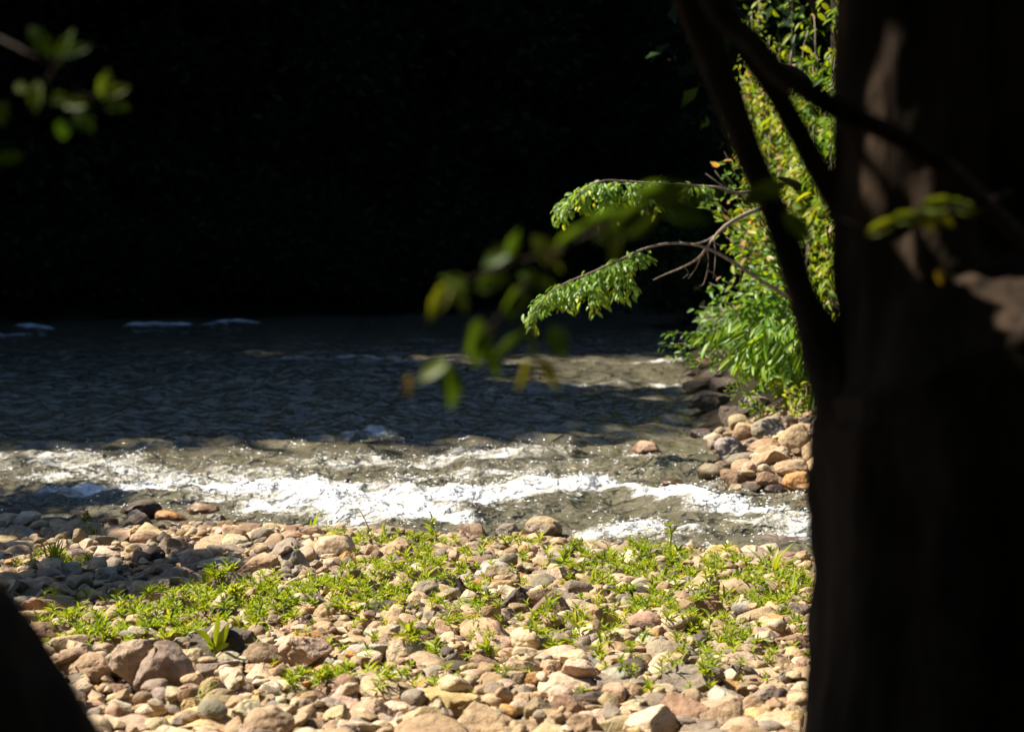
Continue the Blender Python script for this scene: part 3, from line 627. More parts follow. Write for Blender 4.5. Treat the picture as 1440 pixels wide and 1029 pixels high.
# driftwood
def dpx(name, lab, cat, strands, mat, seg=7):
    mb = MB()
    for pts, rad in strands: mb.tube([np.array(p_) for p_ in pts], rad, seg, 14, .3, 30)
    return tag(mb.build(name, mat), lab, cat)
d = onz(655, 838, .12)[1]; A = lambda px, py, o=0: at(px, py, d + o)
dpx('driftwood', 'dark broken driftwood stump with splinters poking up among the middle weeds', 'driftwood', [([A(662, 846), A(652, 828), A(640, 815, .03), A(628, 808, .05)], [.03, .022, .014, .004]), ([A(656, 838), A(650, 822), A(645, 812)], [.02, .014, .005]),
     ([A(648, 842), A(668, 846), A(686, 838, .03)], [.014, .03, .012]), ([A(672, 846), A(684, 860, -.05), A(690, 868, -.1)], [.016, .012, .005])], M_BARK)
d = onz(640, 995, .12)[1]
dpx('twig', 'thin pale dead stalk standing upright among the bottom stones', 'twig', [([A(642, 1004), A(641, 985), A(639, 972)], [.003, .0025, .0015]), ([A(655, 1004), A(625, 990)], [.002, .002])], M_TWIG, 5)
d = onz(510, 748, .08)[1]
dpx('twig', 'pale dry twig leaning at the water edge above the left weeds', 'twig', [([A(520, 745), A(512, 728), A(503, 712)], [.004, .003, .0015]), ([A(514, 732), A(520, 720)], [.002, .001])], M_TWIG, 5)
d = onz(143, 738, .1)[1]
dpx('twig', 'grey forked stick leaning on the grey slab at the left water edge', 'twig', [([A(138, 752), A(146, 735), A(152, 722)], [.006, .005, .002])], M_TWIG, 5)
# ------------------------------------------------------------------ far forest
def crown_leaves(mb, n, ln, fn_center, ncl, sig, tpl=DIAM, flat=.6, keep=None):
    per = n // ncl
    for _ in range(ncl):
        c = fn_center(); sg = sig * rng.uniform(.6, 1.3)
        P = c + rng.normal(size=(per, 3)) * sg * np.array([1, 1, .6])
        k = len(P); D = rdir(k) * np.array([1, 1, .6]) + unit(P - c) * .6 + np.array([0, 0, -.25]); l_ = ln * rng.uniform(.65, 1.2, k)
        if keep is not None: kp = keep(P + unit(D) * l_[:, None] * .5); P, D, l_ = P[kp], D[kp], l_[kp]
        k = len(P)
        if not k: continue
        Nn = rdir(k) * .7 + np.array([0, 0, 1.0]) * flat
        leaves(mb, P, D, Nn, l_, l_ * .5, np.clip(rng.normal(rng.uniform(.3, .7), .2, k), 0, 1), tpl)
def tree_proto(h, R, z0, n, ln, seed):
    """returns meshes (trunk, crown) about the origin"""
    wob = rng.normal(0, .25, (5, 2))
    mt = MB(); mt.tube([(wob[i, 0] * i * .4, wob[i, 1] * i * .4, -.6 + (h * .86 + .6) * i / 4) for i in range(5)], [h * .017, h * .013, h * .011, h * .008, h * .003], 9, 18, .12, 3)
    for _ in range(9):
        z = rng.uniform(max(z0 * .8, h * .22), h * .8); a = rng.uniform(0, 6.28); r_ = R * rng.uniform(.5, .85)
        mt.tube([(0, 0, z), (math.cos(a) * r_ * .5, math.sin(a) * r_ * .5, z + r_ * .3), (math.cos(a) * r_, math.sin(a) * r_, z + r_ * .45)], [h * .006, h * .004, h * .0015], 6, 8)
    ot = mt.build('trunk', M_BARK)
    def cen():
        t = rng.random(); a = rng.uniform(0, 6.28); q = R * (math.sin(math.pi * (.1 + .86 * t)) ** .6) * math.sqrt(rng.uniform(.1, .95))
        return np.array([math.cos(a) * q, math.sin(a) * q, z0 + (h - z0) * t])
    mc = MB(); crown_leaves(mc, n, ln, cen, 70, R * .24)
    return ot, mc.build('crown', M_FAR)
PROTO = [tree_proto(24, 3.1, 2.2, 26000, .5, 0), tree_proto(22, 3.4, 1.2, 26000, .48, 1), tree_proto(14, 2.8, .6, 15000, .42, 2)]
FARL = [ # x, y, proto, scale, label
 (-12.6,19.5,2,1.12,'leafy dark tree on the left bank nearest the river, first of the shading row'), (-15.4,19.4,0,.76,'tall dark tree on the left bank, second of the shading row'), (-18.4,19.6,1,.88,'tall dark tree on the left bank, third of the shading row'), (-21.5,19.5,0,.86,'tall dark tree on the left bank, last of the shading row'),
 (-13.2,24.0,2,.86,'dark bushy tree on the left bank between the shading row and the upstream trees'), (-13.0,31.0,2,1.2,'dark bushy tree on the left bank farther upstream'), (-16.0,30.6,1,.86,'tall dark tree on the left bank farther upstream, behind the bushy one'), (-19.0,30.8,0,.86,'tall dark tree on the left bank farther upstream, away from the water'), (-13.9,34.6,1,1.4,'tall dark tree at the bend just left of the view'), (-17,36.5,0,1.3,'tall dark tree behind the bend just left of the view'), (-13.4,38.8,1,1.45,'tall dark tree deep behind the bend at left'),
 (-10.6,35.6,1,.6,'black shaded tree at the far left of the opposite bank'), (-7.4,37.6,0,.56,'black shaded tree on the opposite bank behind the small white rapid'), (-4.3,38.6,1,.62,'black shaded tree on the opposite bank left of centre'), (-1.2,40.6,0,.7,'black shaded tree on the opposite bank behind the middle of the river'),
 (1.6,45.2,1,.75,'black shaded tree far up the river above the drooping sprays'), (3.8,53.5,0,.7,'black shaded tree at the head of the river bend'), (8.0,38.5,1,.7,'black shaded tree on the right bank beyond the leafy bushes'), (7.4,30.5,2,1.0,'dark tree on the right bank behind the vine-covered tree'), (5.9,24.0,2,.9,'dark tree close behind the vine-covered tree on the right bank'),
 (-14.4,43.2,0,1.35,'tall dark tree deep in the forest left of the view'), (-14,48,1,1.4,'tall dark tree deepest in the forest left of the view'), (-10,43,1,.68,'dark tree deep in the forest at far left'), (-6.0,44.0,0,.64,'dark tree deep in the forest left of centre'), (-2.4,45.5,1,.85,'dark tree deep in the forest behind the centre'), (0.8,50.0,1,.85,'dark tree deep in the forest right of centre'), (6.6,59,1,1.0,'black shaded tree far beyond the river bend at right'), (9.6,63,0,.9,'black shaded tree farthest beyond the river bend at right'), (2.6,62,0,1.0,'black shaded tree beyond the river bend behind the drooping sprays'), (-2.5,57,0,1.2,'tall dark tree far beyond the bend at centre'), (-6.5,60,1,1.3,'tall dark tree far beyond the bend left of centre'), (9.6,42.0,0,.8,'dark tree deep in the forest behind the trunk on the right'), (8.6,20.5,2,.8,'dark low tree on the right bank hidden mostly by the near trunk')]
first = {}
for x, y, k, sc, lab in FARL:
    z = float(terrain(x, y)); e = empty('forest_tree', (x, y, z), lab, 'tree', 'trees of the dark forest across the river'); e.scale = (sc, sc, sc); e.rotation_euler = (0, 0, rng.uniform(0, 6.28))
    for src in PROTO[k]:
        c = src if k not in first else src.copy()
        if k in first: COL.objects.link(c)
        c.parent = e
    first[k] = 1
def shrub_proto(r, n, ln):
    mc = MB()
    for _ in range(14):
        a = rng.uniform(0, 6.28); q = r * rng.uniform(.3, .9); mc.tube([(0, 0, -.2), (math.cos(a) * q * .4, math.sin(a) * q * .4, r * .6), (math.cos(a) * q, math.sin(a) * q, r * rng.uniform(.7, 1.5))], [.03, .02, .006], 5, 6, tone=.2)
    def cen():
        d = rdir(1)[0]; return np.array([d[0] * r, d[1] * r, abs(d[2]) * r * 1.5]) * rng.uniform(.5, 1) + [0, 0, .1]
    crown_leaves(mc, n, ln, cen, 60, r * .2); return mc.build('forest_shrub', M_FAR)
shr = shrub_proto(1.25, 5200, .17); fs = True
SH = [(-11.6,34.3,1.1,'black shaded shrub at the water edge on the far left bank'), (-9.5,35.0,1.2,'black shaded shrub beside the small rapid on the far left'), (-7.5,35.5,1.0,'black shaded shrub at the water behind the shaded white rapid'), (-5.6,36.1,1.3,'black shaded shrub at the water right of the shaded white rapid'), (-3.6,36.9,1.1,'black shaded shrub on the opposite bank left of centre'), (-1.8,38.2,1.2,'black shaded shrub on the opposite bank in the middle'),
      (0,39.8,1.2,'black shaded shrub on the opposite bank behind the hanging blurred leaves'), (1.5,43.3,1.3,'black shaded shrub far upstream behind the lower drooping spray'), (3.0,47.0,1.3,'black shaded shrub far upstream left of the right bank bushes'), (4.9,39.0,1.1,'dark shrub on the right bank at the bend upstream'), (4.0,31.5,1.1,'dark shrub on the right bank behind the dead branch'), (3.6,25.5,1.0,'dark shrub on the right bank just behind the sunlit bushes')]
for x, y, sc, lab in SH:
    o = shr if fs else shr.copy()
    if not fs: COL.objects.link(o)
    fs = False; o.location = (x, y, float(terrain(x, y))); o.scale = (sc, sc, sc * 1.1); o.rotation_euler = (0, 0, rng.uniform(0, 6.28)); tag(o, lab, 'shrub', 'shaded shrubs along the far bank')
mb = MB(); n = 26000
X = rng.uniform(-24, 12, n); Y = yfar(X) + rng.uniform(.3, 1, n) * rng.uniform(0, 22, n); Zt = terrain(X, Y); P = np.stack([X, Y, Zt + rng.random(n) ** 1.5 * 3.2 + .05], -1)
ok = (X < 3.2) | (Y > 30); P = P[ok]
X = rng.uniform(3.4, 14, 14000); Y = rng.uniform(17, 40, 14000); ok = X > xr(Y) + 1.0; X, Y = X[ok], Y[ok]; P = np.vstack([P, np.stack([X, Y, terrain(X, Y) + rng.random(len(X)) ** 1.5 * 2.4], -1)]); k = len(P); l_ = rng.uniform(.2, .45, k)
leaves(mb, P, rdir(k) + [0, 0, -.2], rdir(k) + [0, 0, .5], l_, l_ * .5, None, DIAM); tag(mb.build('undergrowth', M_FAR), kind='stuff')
mb = MB(); n = 60000
X = rng.uniform(-17, 17, n); Y = rng.uniform(-13, 5, n); Zz = rng.uniform(.1, 21, n); ok = ((Y < -6.5) | (X > 8) | ((X < -10.5) & (Y < 2) & (Zz < 12))); P = np.stack([X, Y, Zz], -1)[ok]; k = len(P); l_ = rng.uniform(.5, .9, k)
leaves(mb, P, rdir(k) + [0, 0, -.2], rdir(k) + [0, .5, .3], l_, l_ * .55, None, DIAM); tag(mb.build('sky_blocking_leaves', M_FAR), kind='stuff')  # unseen leaf mass added behind and beside the camera to block skylight
# ------------------------------------------------------------------ left bank tree whose boughs throw the dapples on the left stones (its bole stands outside the picture)
e = empty('riverside_tree', (-9.2, 9.2, float(terrain(-9.2, 9.2))), 'riverside tree out on the left whose boughs shade the left stones', 'tree')
mt = MB(); mt.tube([(-9.2, 9.2, -.3), (-8.9, 9.4, 2.2), (-8.4, 9.8, 4.2), (-7.8, 10.3, 6.4)], [.3, .24, .19, .1], 12, 24, .1, 4)
mc = MB()
def shade_clump(px, py, rx, ry, h, n, ln=.15):
    g = onz(px, py, 0.05); c = np.array([g[0] - KX * h, g[1] + KY * h, h]); d = g[1]
    q0, q1 = onz(px, py - ry, .05)[1], onz(px, py + ry, .05)[1]
    P = c + np.clip(rng.normal(size=(n, 3)), -1.7, 1.7) * .62 * np.array([rx * d / F, (q0 - q1) / 2, .22])
    l_ = ln * rng.uniform(.7, 1.2, n); leaves(mc, P, rdir(n) * [1, 1, .5], rdir(n) * .6 + SUN, l_, l_ * .45, None, LANCE)
    mt.tube([(-8.5, 9.7, 4.0), ((-8.5 + c[0]) / 2, (9.7 + c[1]) / 2, h * .93), c], [.06, .035, .008], 6, 10)
for a in [(40, 735, 110, 22, 5.3, 420), (110, 760, 60, 10, 5.5, 160), (215, 838, 95, 20, 5.6, 330), (130, 850, 70, 24, 5.2, 300), (290, 806, 60, 14, 6.0, 200), (85, 868, 60, 24, 5.0, 200), (180, 860, 70, 12, 5.5, 130), (60, 742, 75, 14, 5.6, 260), (140, 745, 40, 10, 5.9, 110), (0, 760, 60, 16, 5.2, 220), (60, 686, 80, 12, 5.8, 330), (130, 690, 50, 10, 6.2, 180), (-40, 700, 80, 18, 5.4, 320), (-20, 800, 40, 20, 5.0, 150), (20, 722, 90, 9, 5.6, 200)]: shade_clump(*a)
mt.build('trunk', M_BARK, e); mc.build('crown', M_CAN, e)
# ------------------------------------------------------------------ right bank greenery
def stem_plant(name, lab, cat, base, tips, arch, L0, L1, wr, per, droop, mat, tone=(.5, .22), start=.3, srad=.008, smat=None, group=None, spreadr=.05):
    e = empty(name, base, lab, cat, group); ms, ml = MB(), MB(); base = np.array(base)
    for tip in tips:
        tip = np.array(tip); mid = (base * .45 + tip * .55) + np.array([0, 0, arch * np.linalg.norm(tip - base)]) + rng.normal(0, .04, 3)
        Pn, _ = spline([base, mid, tip], [1, 1, 1], 20); ms.tube([base, mid, tip], [srad, srad * .65, srad * .25], 5, 10, tone=.2)
        n = per; t = rng.uniform(start, 1, n); i = np.clip((t * 19).astype(int), 0, 18); P = Pn[i] + (Pn[i + 1] - Pn[i]) * rng.random((n, 1)) + rng.normal(0, spreadr, (n, 3))
        T = unit(Pn[np.minimum(i + 1, 19)] - Pn[i]); side = unit(rdir(n) + T * .4) * np.array([1, 1, .5])
        D = side + T * .5 + np.array([0, 0, -droop]) ; l_ = rng.uniform(L0, L1, n)
        leaves(ml, P, D, rdir(n) * .5 + np.array([-.55, -.6, .4]), l_, l_ * wr * rng.uniform(.8, 1.15, n), np.clip(rng.normal(tone[0], tone[1], n) + rng.normal(0, .1), 0, 1))
    ms.build('stems', smat or M_TWIG, e); ml.build('foliage', mat, e); return e
def tips(poly, d0, d1, n, slant=0.0):
    """n random points whose pixel lies in the polygon, at depths d0..d1"""
    poly = np.array(poly, float); out = []
    while len(out) < n:
        p_ = np.array([rng.uniform(poly[:, 0].min(), poly[:, 0].max()), rng.uniform(poly[:, 1].min(), poly[:, 1].max())]); c = False
        j = len(poly) - 1
        for i in range(len(poly)):
            if (poly[i, 1] > p_[1]) != (poly[j, 1] > p_[1]) and p_[0] < (poly[j, 0] - poly[i, 0]) * (p_[1] - poly[i, 1]) / (poly[j, 1] - poly[i, 1]) + poly[i, 0]: c = not c
            j = i
        if c: out.append(at(p_[0], p_[1], rng.uniform(d0, d1) - slant * (p_[0] - poly[:, 0].mean()) / 100))
    return out
stem_plant('broadleaf_bush', 'sunlit bush with long drooping bright green leaves above the right bank stones', 'bush', at(1110, 575, 14.3), tips([(1000,500),(990,480),(1010,455),(1060,440),(1120,435),(1180,460),(1180,560),(1100,545),(1060,520),(1020,505)], 13.5, 14.2, 62, .9), .22, .12, .21, .3, 11, 1.0, M_BUSH, (.52, .2), .35)
stem_plant('broadleaf_bush', 'darker small-leaved bush between the long-leaved bush and the pink-tipped shrub', 'bush', at(1100, 520, 15.6), tips([(975,455),(985,400),(1030,375),(1090,380),(1110,440),(1080,470),(1010,475)], 15.0, 15.7, 46, 1.2), .15, .06, .11, .5, 13, .35, M_BUSH, (.36, .2), .3)
stem_plant('pink_tipped_shrub', 'shrub with pinkish young leaf tips left of the slanting dark limb', 'bush', at(1135, 440, 16.4), tips([(975,300),(985,235),(1020,205),(1050,240),(1075,330),(1100,420),(1060,400),(1020,380),(1010,320)], 15.6, 16.2, 38, 1.2), .08, .06, .11, .5, 12, .3, M_BUSH, (.62, .3), .35, .01)
stem_plant('leafy_sprig', 'low dark green sprig reaching left over the water below the dead branch', 'plant', at(1030, 512, 15.0), [at(930,487,14.8), at(938,466,15), at(942,500,14.7), at(958,478,15), at(965,498,14.8), at(985,470,15), at(975,515,14.7)], .05, .05, .09, .4, 16, .2, M_BUSH, (.35, .2), .3, .006, spreadr=.03)
stem_plant('leafy_sprig', 'shaded leafy plant on the muddy bank farther upstream from the long-leaved bush', 'plant', hit(1015, 500), tips([(965,480),(1000,455),(1060,470),(1060,530),(1000,520)], 18.2, 19.2, 40), .15, .07, .13, .4, 11, .4, M_BUSH, (.3, .2), .2)
stem_plant('bank_weed', 'yellow-green weeds growing on the right bank between stones and bush', 'weed', hit(1120, 592), tips([(1085,560),(1100,530),(1180,525),(1180,600),(1130,600)], 12.9, 13.8, 26), .1, .05, .1, .35, 9, .3, M_WEED, (.65, .2), .2, .005, group='weeds on the right bank')
stem_plant('bank_weed', 'small dark-stemmed weed on the rocks left of the yellow-green weeds', 'weed', hit(1070, 592), tips([(1045,575),(1060,545),(1085,560),(1080,590)], 13.6, 14.2, 8), .1, .04, .09, .35, 8, .3, M_BUSH, (.5, .2), .2, .005, group='weeds on the right bank')
# fern under the bush
e = empty('fern', hit(1048, 560), 'pale green fern frond hanging under the long-leaved bush', 'fern'); mb = MB()
for tx, ty in [(1018, 552), (1028, 565), (1040, 538)]:
    Pn, _ = spline([at(1052, 528, 14.2), at((tx + 1056) / 2, (ty + 528) / 2 - 6, 14.0), at(tx, ty, 13.9)], [1, 1, 1], 18); T = np.gradient(Pn, axis=0); A_ = unit(np.cross(T, [0, -1, .4]))
    for sgn in (-1, 1): leaves(mb, Pn[::2], (A_ * sgn + unit(T) * .5)[::2], np.tile([-.5, -.5, .7], (9, 1)), .06 * np.sin(np.linspace(.5, 3.0, 9)) + .012, .011, .85)
    mb.tube(Pn[[0, 9, 17]], [.005, .004, .002], 5, 8)
mb.build('frond', M_SPRAY, e)
# vine-covered tree seen through the gaps between the dark limbs
b0 = hit(1190, 480); e = empty('vine_covered_tree', b0, 'sunlit tree smothered in hanging vines, seen through the gaps between dark limbs', 'tree')
mt = MB(); c0 = at(1185, 480, 18.4); c0 = at(1195, 480, 18.4); mt.tube([c0 + [0, 0, -1], at(1200, 300, 18.4), at(1195, 100, 18.5), at(1190, -150, 18.6), at(1190, -500, 18.8)], [.3, .24, .2, .16, .08], 10, 24, .1, 4)
for q in [(1090, 90), (1240, 60), (1070, -60), (1230, 200), (1095, 250)]: mt.tube([at(1165, q[1] + 90, 18.4), at((q[0] + 1165) / 2, q[1] + 20, 18.0), at(q[0], q[1], 17.7)], [.09, .06, .02], 7, 10)
mt.build('trunk', M_BARK, e)
mv = MB(); ml = MB()
for _ in range(230):
    px = rng.uniform(1050, 1270); top = rng.uniform(-170, 330); ln = rng.uniform(60, 220); d = np.interp(px, [1040, 1180, 1270], [22.0, 16.8, 15.2]) + rng.uniform(-.45, .45)
    if top < 120 and rng.random() < (.8 if px < 1175 and top < 60 else .35): continue
    bot = min(top + ln, 520); q = [at(px, top, d + .2), at(px - 6 + rng.normal(0, 5), top + (bot - top) * .3, d - .1), at(px + rng.normal(0, 8), bot, d)]
    mv.tube(q, [.008, .006, .004], 4, 8, tone=.3)
    Pn, _ = spline(q, [1, 1, 1], 16); n = int(ln * (.38 if top < 90 else .62)); i = rng.integers(0, 15, n); P = Pn[i] + rng.normal(0, .085, (n, 3)); l_ = rng.uniform(.06, .13, n)
    tb = .45 if px > 1120 and top < 180 else rng.uniform(.45, .8)
    pn = fbm(P[:, 1] * .9, P[:, 2] * 1.1, P[:, 0], 2); kp = pn > -.42 + .35 * rng.random(n) * (pn < .1); P, pn, l_ = P[kp], pn[kp], l_[kp] * np.where(rng.random(kp.sum()) < .12, 1.7, 1); n = len(P); tb = tb + .35 * pn - .06
    if not n: continue
    leaves(ml, P, rdir(n) * [1, 1, .5] + [-.1, -.1, -.55], rdir(n) * .6 + np.array([-.8, -.3, .5]), l_, l_ * rng.uniform(.3, .5, n), np.clip(rng.normal(tb, .22, n), 0, 1))
mv.build('vines', M_TWIG, e); ml.build('foliage', M_VINE, e)
# overhanging feathery tree with two drooping sprays
b0 = hit(1165, 560); e = empty('overhanging_tree', b0, 'slender tree on the right bank with two feathery sprays drooping over the river', 'tree')
mt = MB(); mt.tube([b0 - [0, 0, .2], at(1138, 430, 14.2), at(1106, 340, 14.0), at(1080, 278, 13.9)], [.06, .045, .035, .02], 8, 20, .08, 6); mt.build('trunk', M_TWIG, e)
def spray(branch, fronds, d, mat):
    mb = MB(); Q = [at(px, py, d + o) for px, py, o in branch]; mb.tube(Q, np.linspace(.015, .004, len(Q)), 6, 30, tone=.4); mb.build('branch', M_TWIG, e)
    ml = MB()
    for (x0, y0, x1, y1) in fronds:
        for rep in range(4):
            o = rng.uniform(-.22, .22); j = rng.normal(0, 4, 2); a = at(x0 + rng.normal(0, 4), y0 + 1, d + o * .5); b_ = at(x1 + j[0], y1 - rep * 4 + j[1] * .5, d + o)
            mid = (a + b_) / 2 + np.array([(-.3 if x1 < x0 else .3) * abs(b_[0] - a[0]) * .5, 0, .25 * np.linalg.norm(b_ - a) * .5])
            Pn, _ = spline([a, mid, b_], [1, 1, 1], 26); T = unit(np.gradient(Pn, axis=0)); mlen = np.linalg.norm(b_ - a)
            n = int(10 + mlen * 38); i = rng.integers(2, 25, n); sd = unit(np.cross(T[i], rdir(n))); sd[:, 2] *= .5
            tipy = np.where((i > 21), .35, 0); l_ = rng.uniform(.045, .085, n)
            leaves(ml, Pn[i] + rng.normal(0, .018, (n, 3)), sd + T[i] * .7 + [0, 0, -.4], rdir(n) * .5 + [-.3, -.3, .7], l_, l_ * .42, np.clip(rng.normal(.48, .18, n) + tipy, 0, 1))
            ml.tube(Pn[[0, 12, 25]], [.004, .003, .001], 4, 6, tone=.2)
    ml.build('foliage', mat, e)
spray([(1100, 262, .2), (1040, 272, .1), (1010, 264, 0), (985, 262, 0), (940, 260, -.1), (880, 255, -.1), (845, 255, -.2), (815, 272, -.2), (790, 308, -.2)],
      [(850,256,852,322), (862,256,850,318), (870,257,862,288), (885,257,905,300), (900,258,885,288), (912,258,922,292), (930,260,915,284), (955,262,966,286), (980,262,992,290), (970,262,958,280), (818,270,790,312), (835,262,812,294), (802,290,783,318), (845,256,836,280), (940,260,948,280), (828,266,818,300)], 13.0, M_SPRAY)
spray([(1130, 430, .3), (1060, 388, .2), (1020, 362, .1), (985, 346, 0), (945, 342, 0), (905, 350, -.1), (870, 366, -.1), (830, 384, -.2), (795, 398, -.2), (768, 416, -.2), (748, 448, -.2)],
      [(768,418,746,466), (775,412,768,440), (785,405,790,440), (800,398,803,446), (812,392,806,432), (822,388,838,438), (838,380,850,430), (848,376,838,415), (857,372,868,428), (870,366,886,424), (868,368,858,400), (880,362,905,372), (890,358,886,385), (795,400,775,430), (832,384,822,420)], 12.8, M_SPRAY)
d = 13.4; B_ = lambda px, py, o=0: at(px, py, d + o)
dpx('dead_branch', 'bare grey dead branch with forked twigs hanging over the water beside the pink-tipped shrub', 'branch', [([B_(1075, 290, .6), B_(1035, 308, .3), B_(1012, 325, .1), B_(996, 345), B_(984, 362), B_(960, 376), B_(935, 386), B_(918, 394)], [0.0186, 0.0167, 0.0149, 0.0130, 0.0112, 0.0087, 0.0062, 0.0019]),
     ([B_(1008, 330, .1), B_(990, 340), B_(965, 344), B_(955, 338)], [0.0087, 0.0068, 0.0043, 0.0019]), ([B_(985, 361), B_(978, 378), B_(968, 392)], [0.0074, 0.0050, 0.0019]), ([B_(994, 347), B_(996, 372), B_(990, 398), B_(984, 402)], [0.0074, 0.0056, 0.0037, 0.0019]), ([B_(1004, 334), B_(1006, 362), B_(1003, 392)], [0.0074, 0.0050, 0.0019]),
     ([B_(995, 380), B_(1005, 386), B_(1010, 398)], [0.0043, 0.0031, 0.0012]), ([B_(962, 375), B_(968, 384), B_(960, 392)], [0.0050, 0.0031, 0.0012]), ([B_(1000, 338), B_(1012, 345), B_(1024, 352)], [0.0056, 0.0037, 0.0019])], M_TWIG, 6)
# ------------------------------------------------------------------ the two near trees
def fg_tree():
    e = empty('foreground_tree', (.95, 2.75, float(terrain(.95, 2.75))), 'near-black tree filling the right side, with slanting limbs and hanging leaves', 'tree')
    T = lambda l, d=2.6: ([at(p_[0], p_[1], d + (p_[3] if len(p_) > 3 else 0)) for p_ in l], [p_[2] for p_ in l])
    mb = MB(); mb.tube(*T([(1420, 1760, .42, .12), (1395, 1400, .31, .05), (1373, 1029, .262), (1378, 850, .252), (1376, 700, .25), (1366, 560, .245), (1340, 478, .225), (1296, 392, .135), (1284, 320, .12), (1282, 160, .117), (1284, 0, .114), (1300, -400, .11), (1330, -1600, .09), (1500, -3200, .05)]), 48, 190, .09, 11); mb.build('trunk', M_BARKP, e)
    for pts in ([(1230, 600, .09), (1180, 520, .055), (1150, 465, .034), (1128, 413, .0215), (1105, 340, .0225), (1078, 272, .021), (1052, 214, .0225), (1025, 140, .024), (990, 50, .026), (950, -80, .026), (900, -500, .025), (840, -1500, .02), (700, -2600, .01)],
                [(1250, 440, .05), (1215, 365, .03), (1180, 292, .0195), (1147, 232, .0178), (1120, 182, .0172), (1085, 120, .0175), (1040, 50, .018), (1000, -60, .018), (960, -400, .017), (1010, -1300, .014), (900, -2200, .008)],
                [(700, -1900, .008), (850, -900, .013, -.1), (960, -120, .016, -.3), (1070, 72, .0148, -.38), (1130, 124, .0145, -.4), (1180, 156, .014, -.4), (1260, 192, .0135, -.4), (1340, 245, .012, -.36), (1440, 340, .012, -.2)],
                [(1440, 760, .1), (1428, 520, .076), (1428, 300, .072), (1436, 0, .072), (1470, -600, .065), (1600, -2200, .04)]):
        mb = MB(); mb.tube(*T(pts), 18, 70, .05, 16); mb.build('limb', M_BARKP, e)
    TG = [(at(px, py, 2.48), .085, 1.0) for px, py in [(1182,45),(1206,100),(1234,150),(1192,225),(1228,215),(1240,270),(1280,225)]] + [(at(1362, py, 2.53), .05, 1.0) for py in (250, 300)] + [(at(px, py, 2.5), .035, 1.0) for px, py in [(1390,160),(1400,220),(1375,10)]]
    TG += [(at(px, py, 1.95), .13, .85) for px, py in [(620,420),(660,412),(700,360),(768,354),(690,398),(754,395),(672,478),(714,486),(611,519),(633,540),(737,524),(770,523),(888,298)]] + [(at(px, py, 2.3), .085, 1.0) for px, py in [(1240,319),(1272,306),(1296,309),(1318,288),(1340,300),(1362,295)]] + [(at(px, py, 2.1), .09, .9) for px, py in [(84,140),(109,147),(148,119),(166,129),(51,136)]]
    def keep(P):  # opens gaps in the unseen crown so sun reaches chosen leaves and bark
        ok = (P[:, 2] > 1.72 + .15 * np.abs(P[:, 1]) + .55) | (P[:, 1] < -.4)
        for T_, r_, pr in TG:
            v = P - T_; al = v @ SUN; pe = np.linalg.norm(v - al[:, None] * SUN, axis=1); ok &= ~((al > 0) & (pe < r_) & (rng.random(len(P)) < pr))
        return ok
    mc = MB()
    crown_leaves(mc, 24000, .17, lambda: np.array([rng.uniform(-4.5, 5), rng.uniform(-5, 4.0), rng.uniform(2.8, 6.5)]), 220, .42, LANCE, 1.0, keep)
    crown_leaves(mc, 9000, .17, lambda: np.array([rng.uniform(-4, 5), rng.uniform(-6, -2.5), rng.uniform(.6, 4.5)]), 90, .45, LANCE, .2, keep)  # low clumps behind the view, put there to block sky
    crown_leaves(mc, 13000, .15, lambda: np.array([rng.uniform(-2.4, -.2), rng.uniform(2.2, 3.6), rng.uniform(2.7, 4.2)]), 130, .3, LANCE, 1.0, keep)  # dense clump added out of view to keep sun off the trunk
    Q = np.array([at(rng.uniform(1275, 1470), rng.uniform(365, 560), 2.42) for _ in range(700)]) + SUN * rng.uniform(.95, 1.25, (700, 1)); ok = np.full(700, True)  # extra unseen leaves added to shade the trunk below its fork
    for T_, r_, pr in TG: v = Q - T_; al = v @ SUN; ok &= np.linalg.norm(v - al[:, None] * SUN, axis=1) > .05
    Q = Q[ok]; k = len(Q); leaves(mc, Q, rdir(k), rdir(k) * .4 + SUN, rng.uniform(.06, .1, k), .045)
    mc.build('crown', M_CAN, e)
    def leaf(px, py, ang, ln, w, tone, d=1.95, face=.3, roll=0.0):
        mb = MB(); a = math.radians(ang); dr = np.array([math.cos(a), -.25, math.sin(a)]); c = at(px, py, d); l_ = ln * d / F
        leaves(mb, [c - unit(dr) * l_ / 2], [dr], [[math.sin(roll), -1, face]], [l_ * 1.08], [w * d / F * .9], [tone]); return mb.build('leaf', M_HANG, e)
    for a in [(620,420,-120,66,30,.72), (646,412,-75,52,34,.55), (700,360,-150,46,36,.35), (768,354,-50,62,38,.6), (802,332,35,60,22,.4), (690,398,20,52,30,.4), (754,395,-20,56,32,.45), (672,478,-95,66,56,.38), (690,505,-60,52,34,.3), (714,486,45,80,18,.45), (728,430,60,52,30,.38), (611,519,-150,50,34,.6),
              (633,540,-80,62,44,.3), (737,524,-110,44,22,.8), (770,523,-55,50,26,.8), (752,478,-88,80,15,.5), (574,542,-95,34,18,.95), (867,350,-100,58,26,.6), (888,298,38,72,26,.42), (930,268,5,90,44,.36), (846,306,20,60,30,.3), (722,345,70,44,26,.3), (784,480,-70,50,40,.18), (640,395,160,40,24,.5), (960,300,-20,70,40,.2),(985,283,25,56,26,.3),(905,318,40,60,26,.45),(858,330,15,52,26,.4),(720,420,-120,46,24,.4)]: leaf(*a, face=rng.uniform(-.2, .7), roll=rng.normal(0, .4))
    mb = MB(); mb.tube(*T([(1230, 330, .004, -.25), (1120, 290, .0035, -.4), (1010, 272, .003, -.55), (900, 300, .0028, -.62), (800, 345, .0022, -.65), (740, 400, .002, -.65), (690, 460, .0016, -.65), (630, 515, .001, -.65)]), 6, 40, tone=.2)
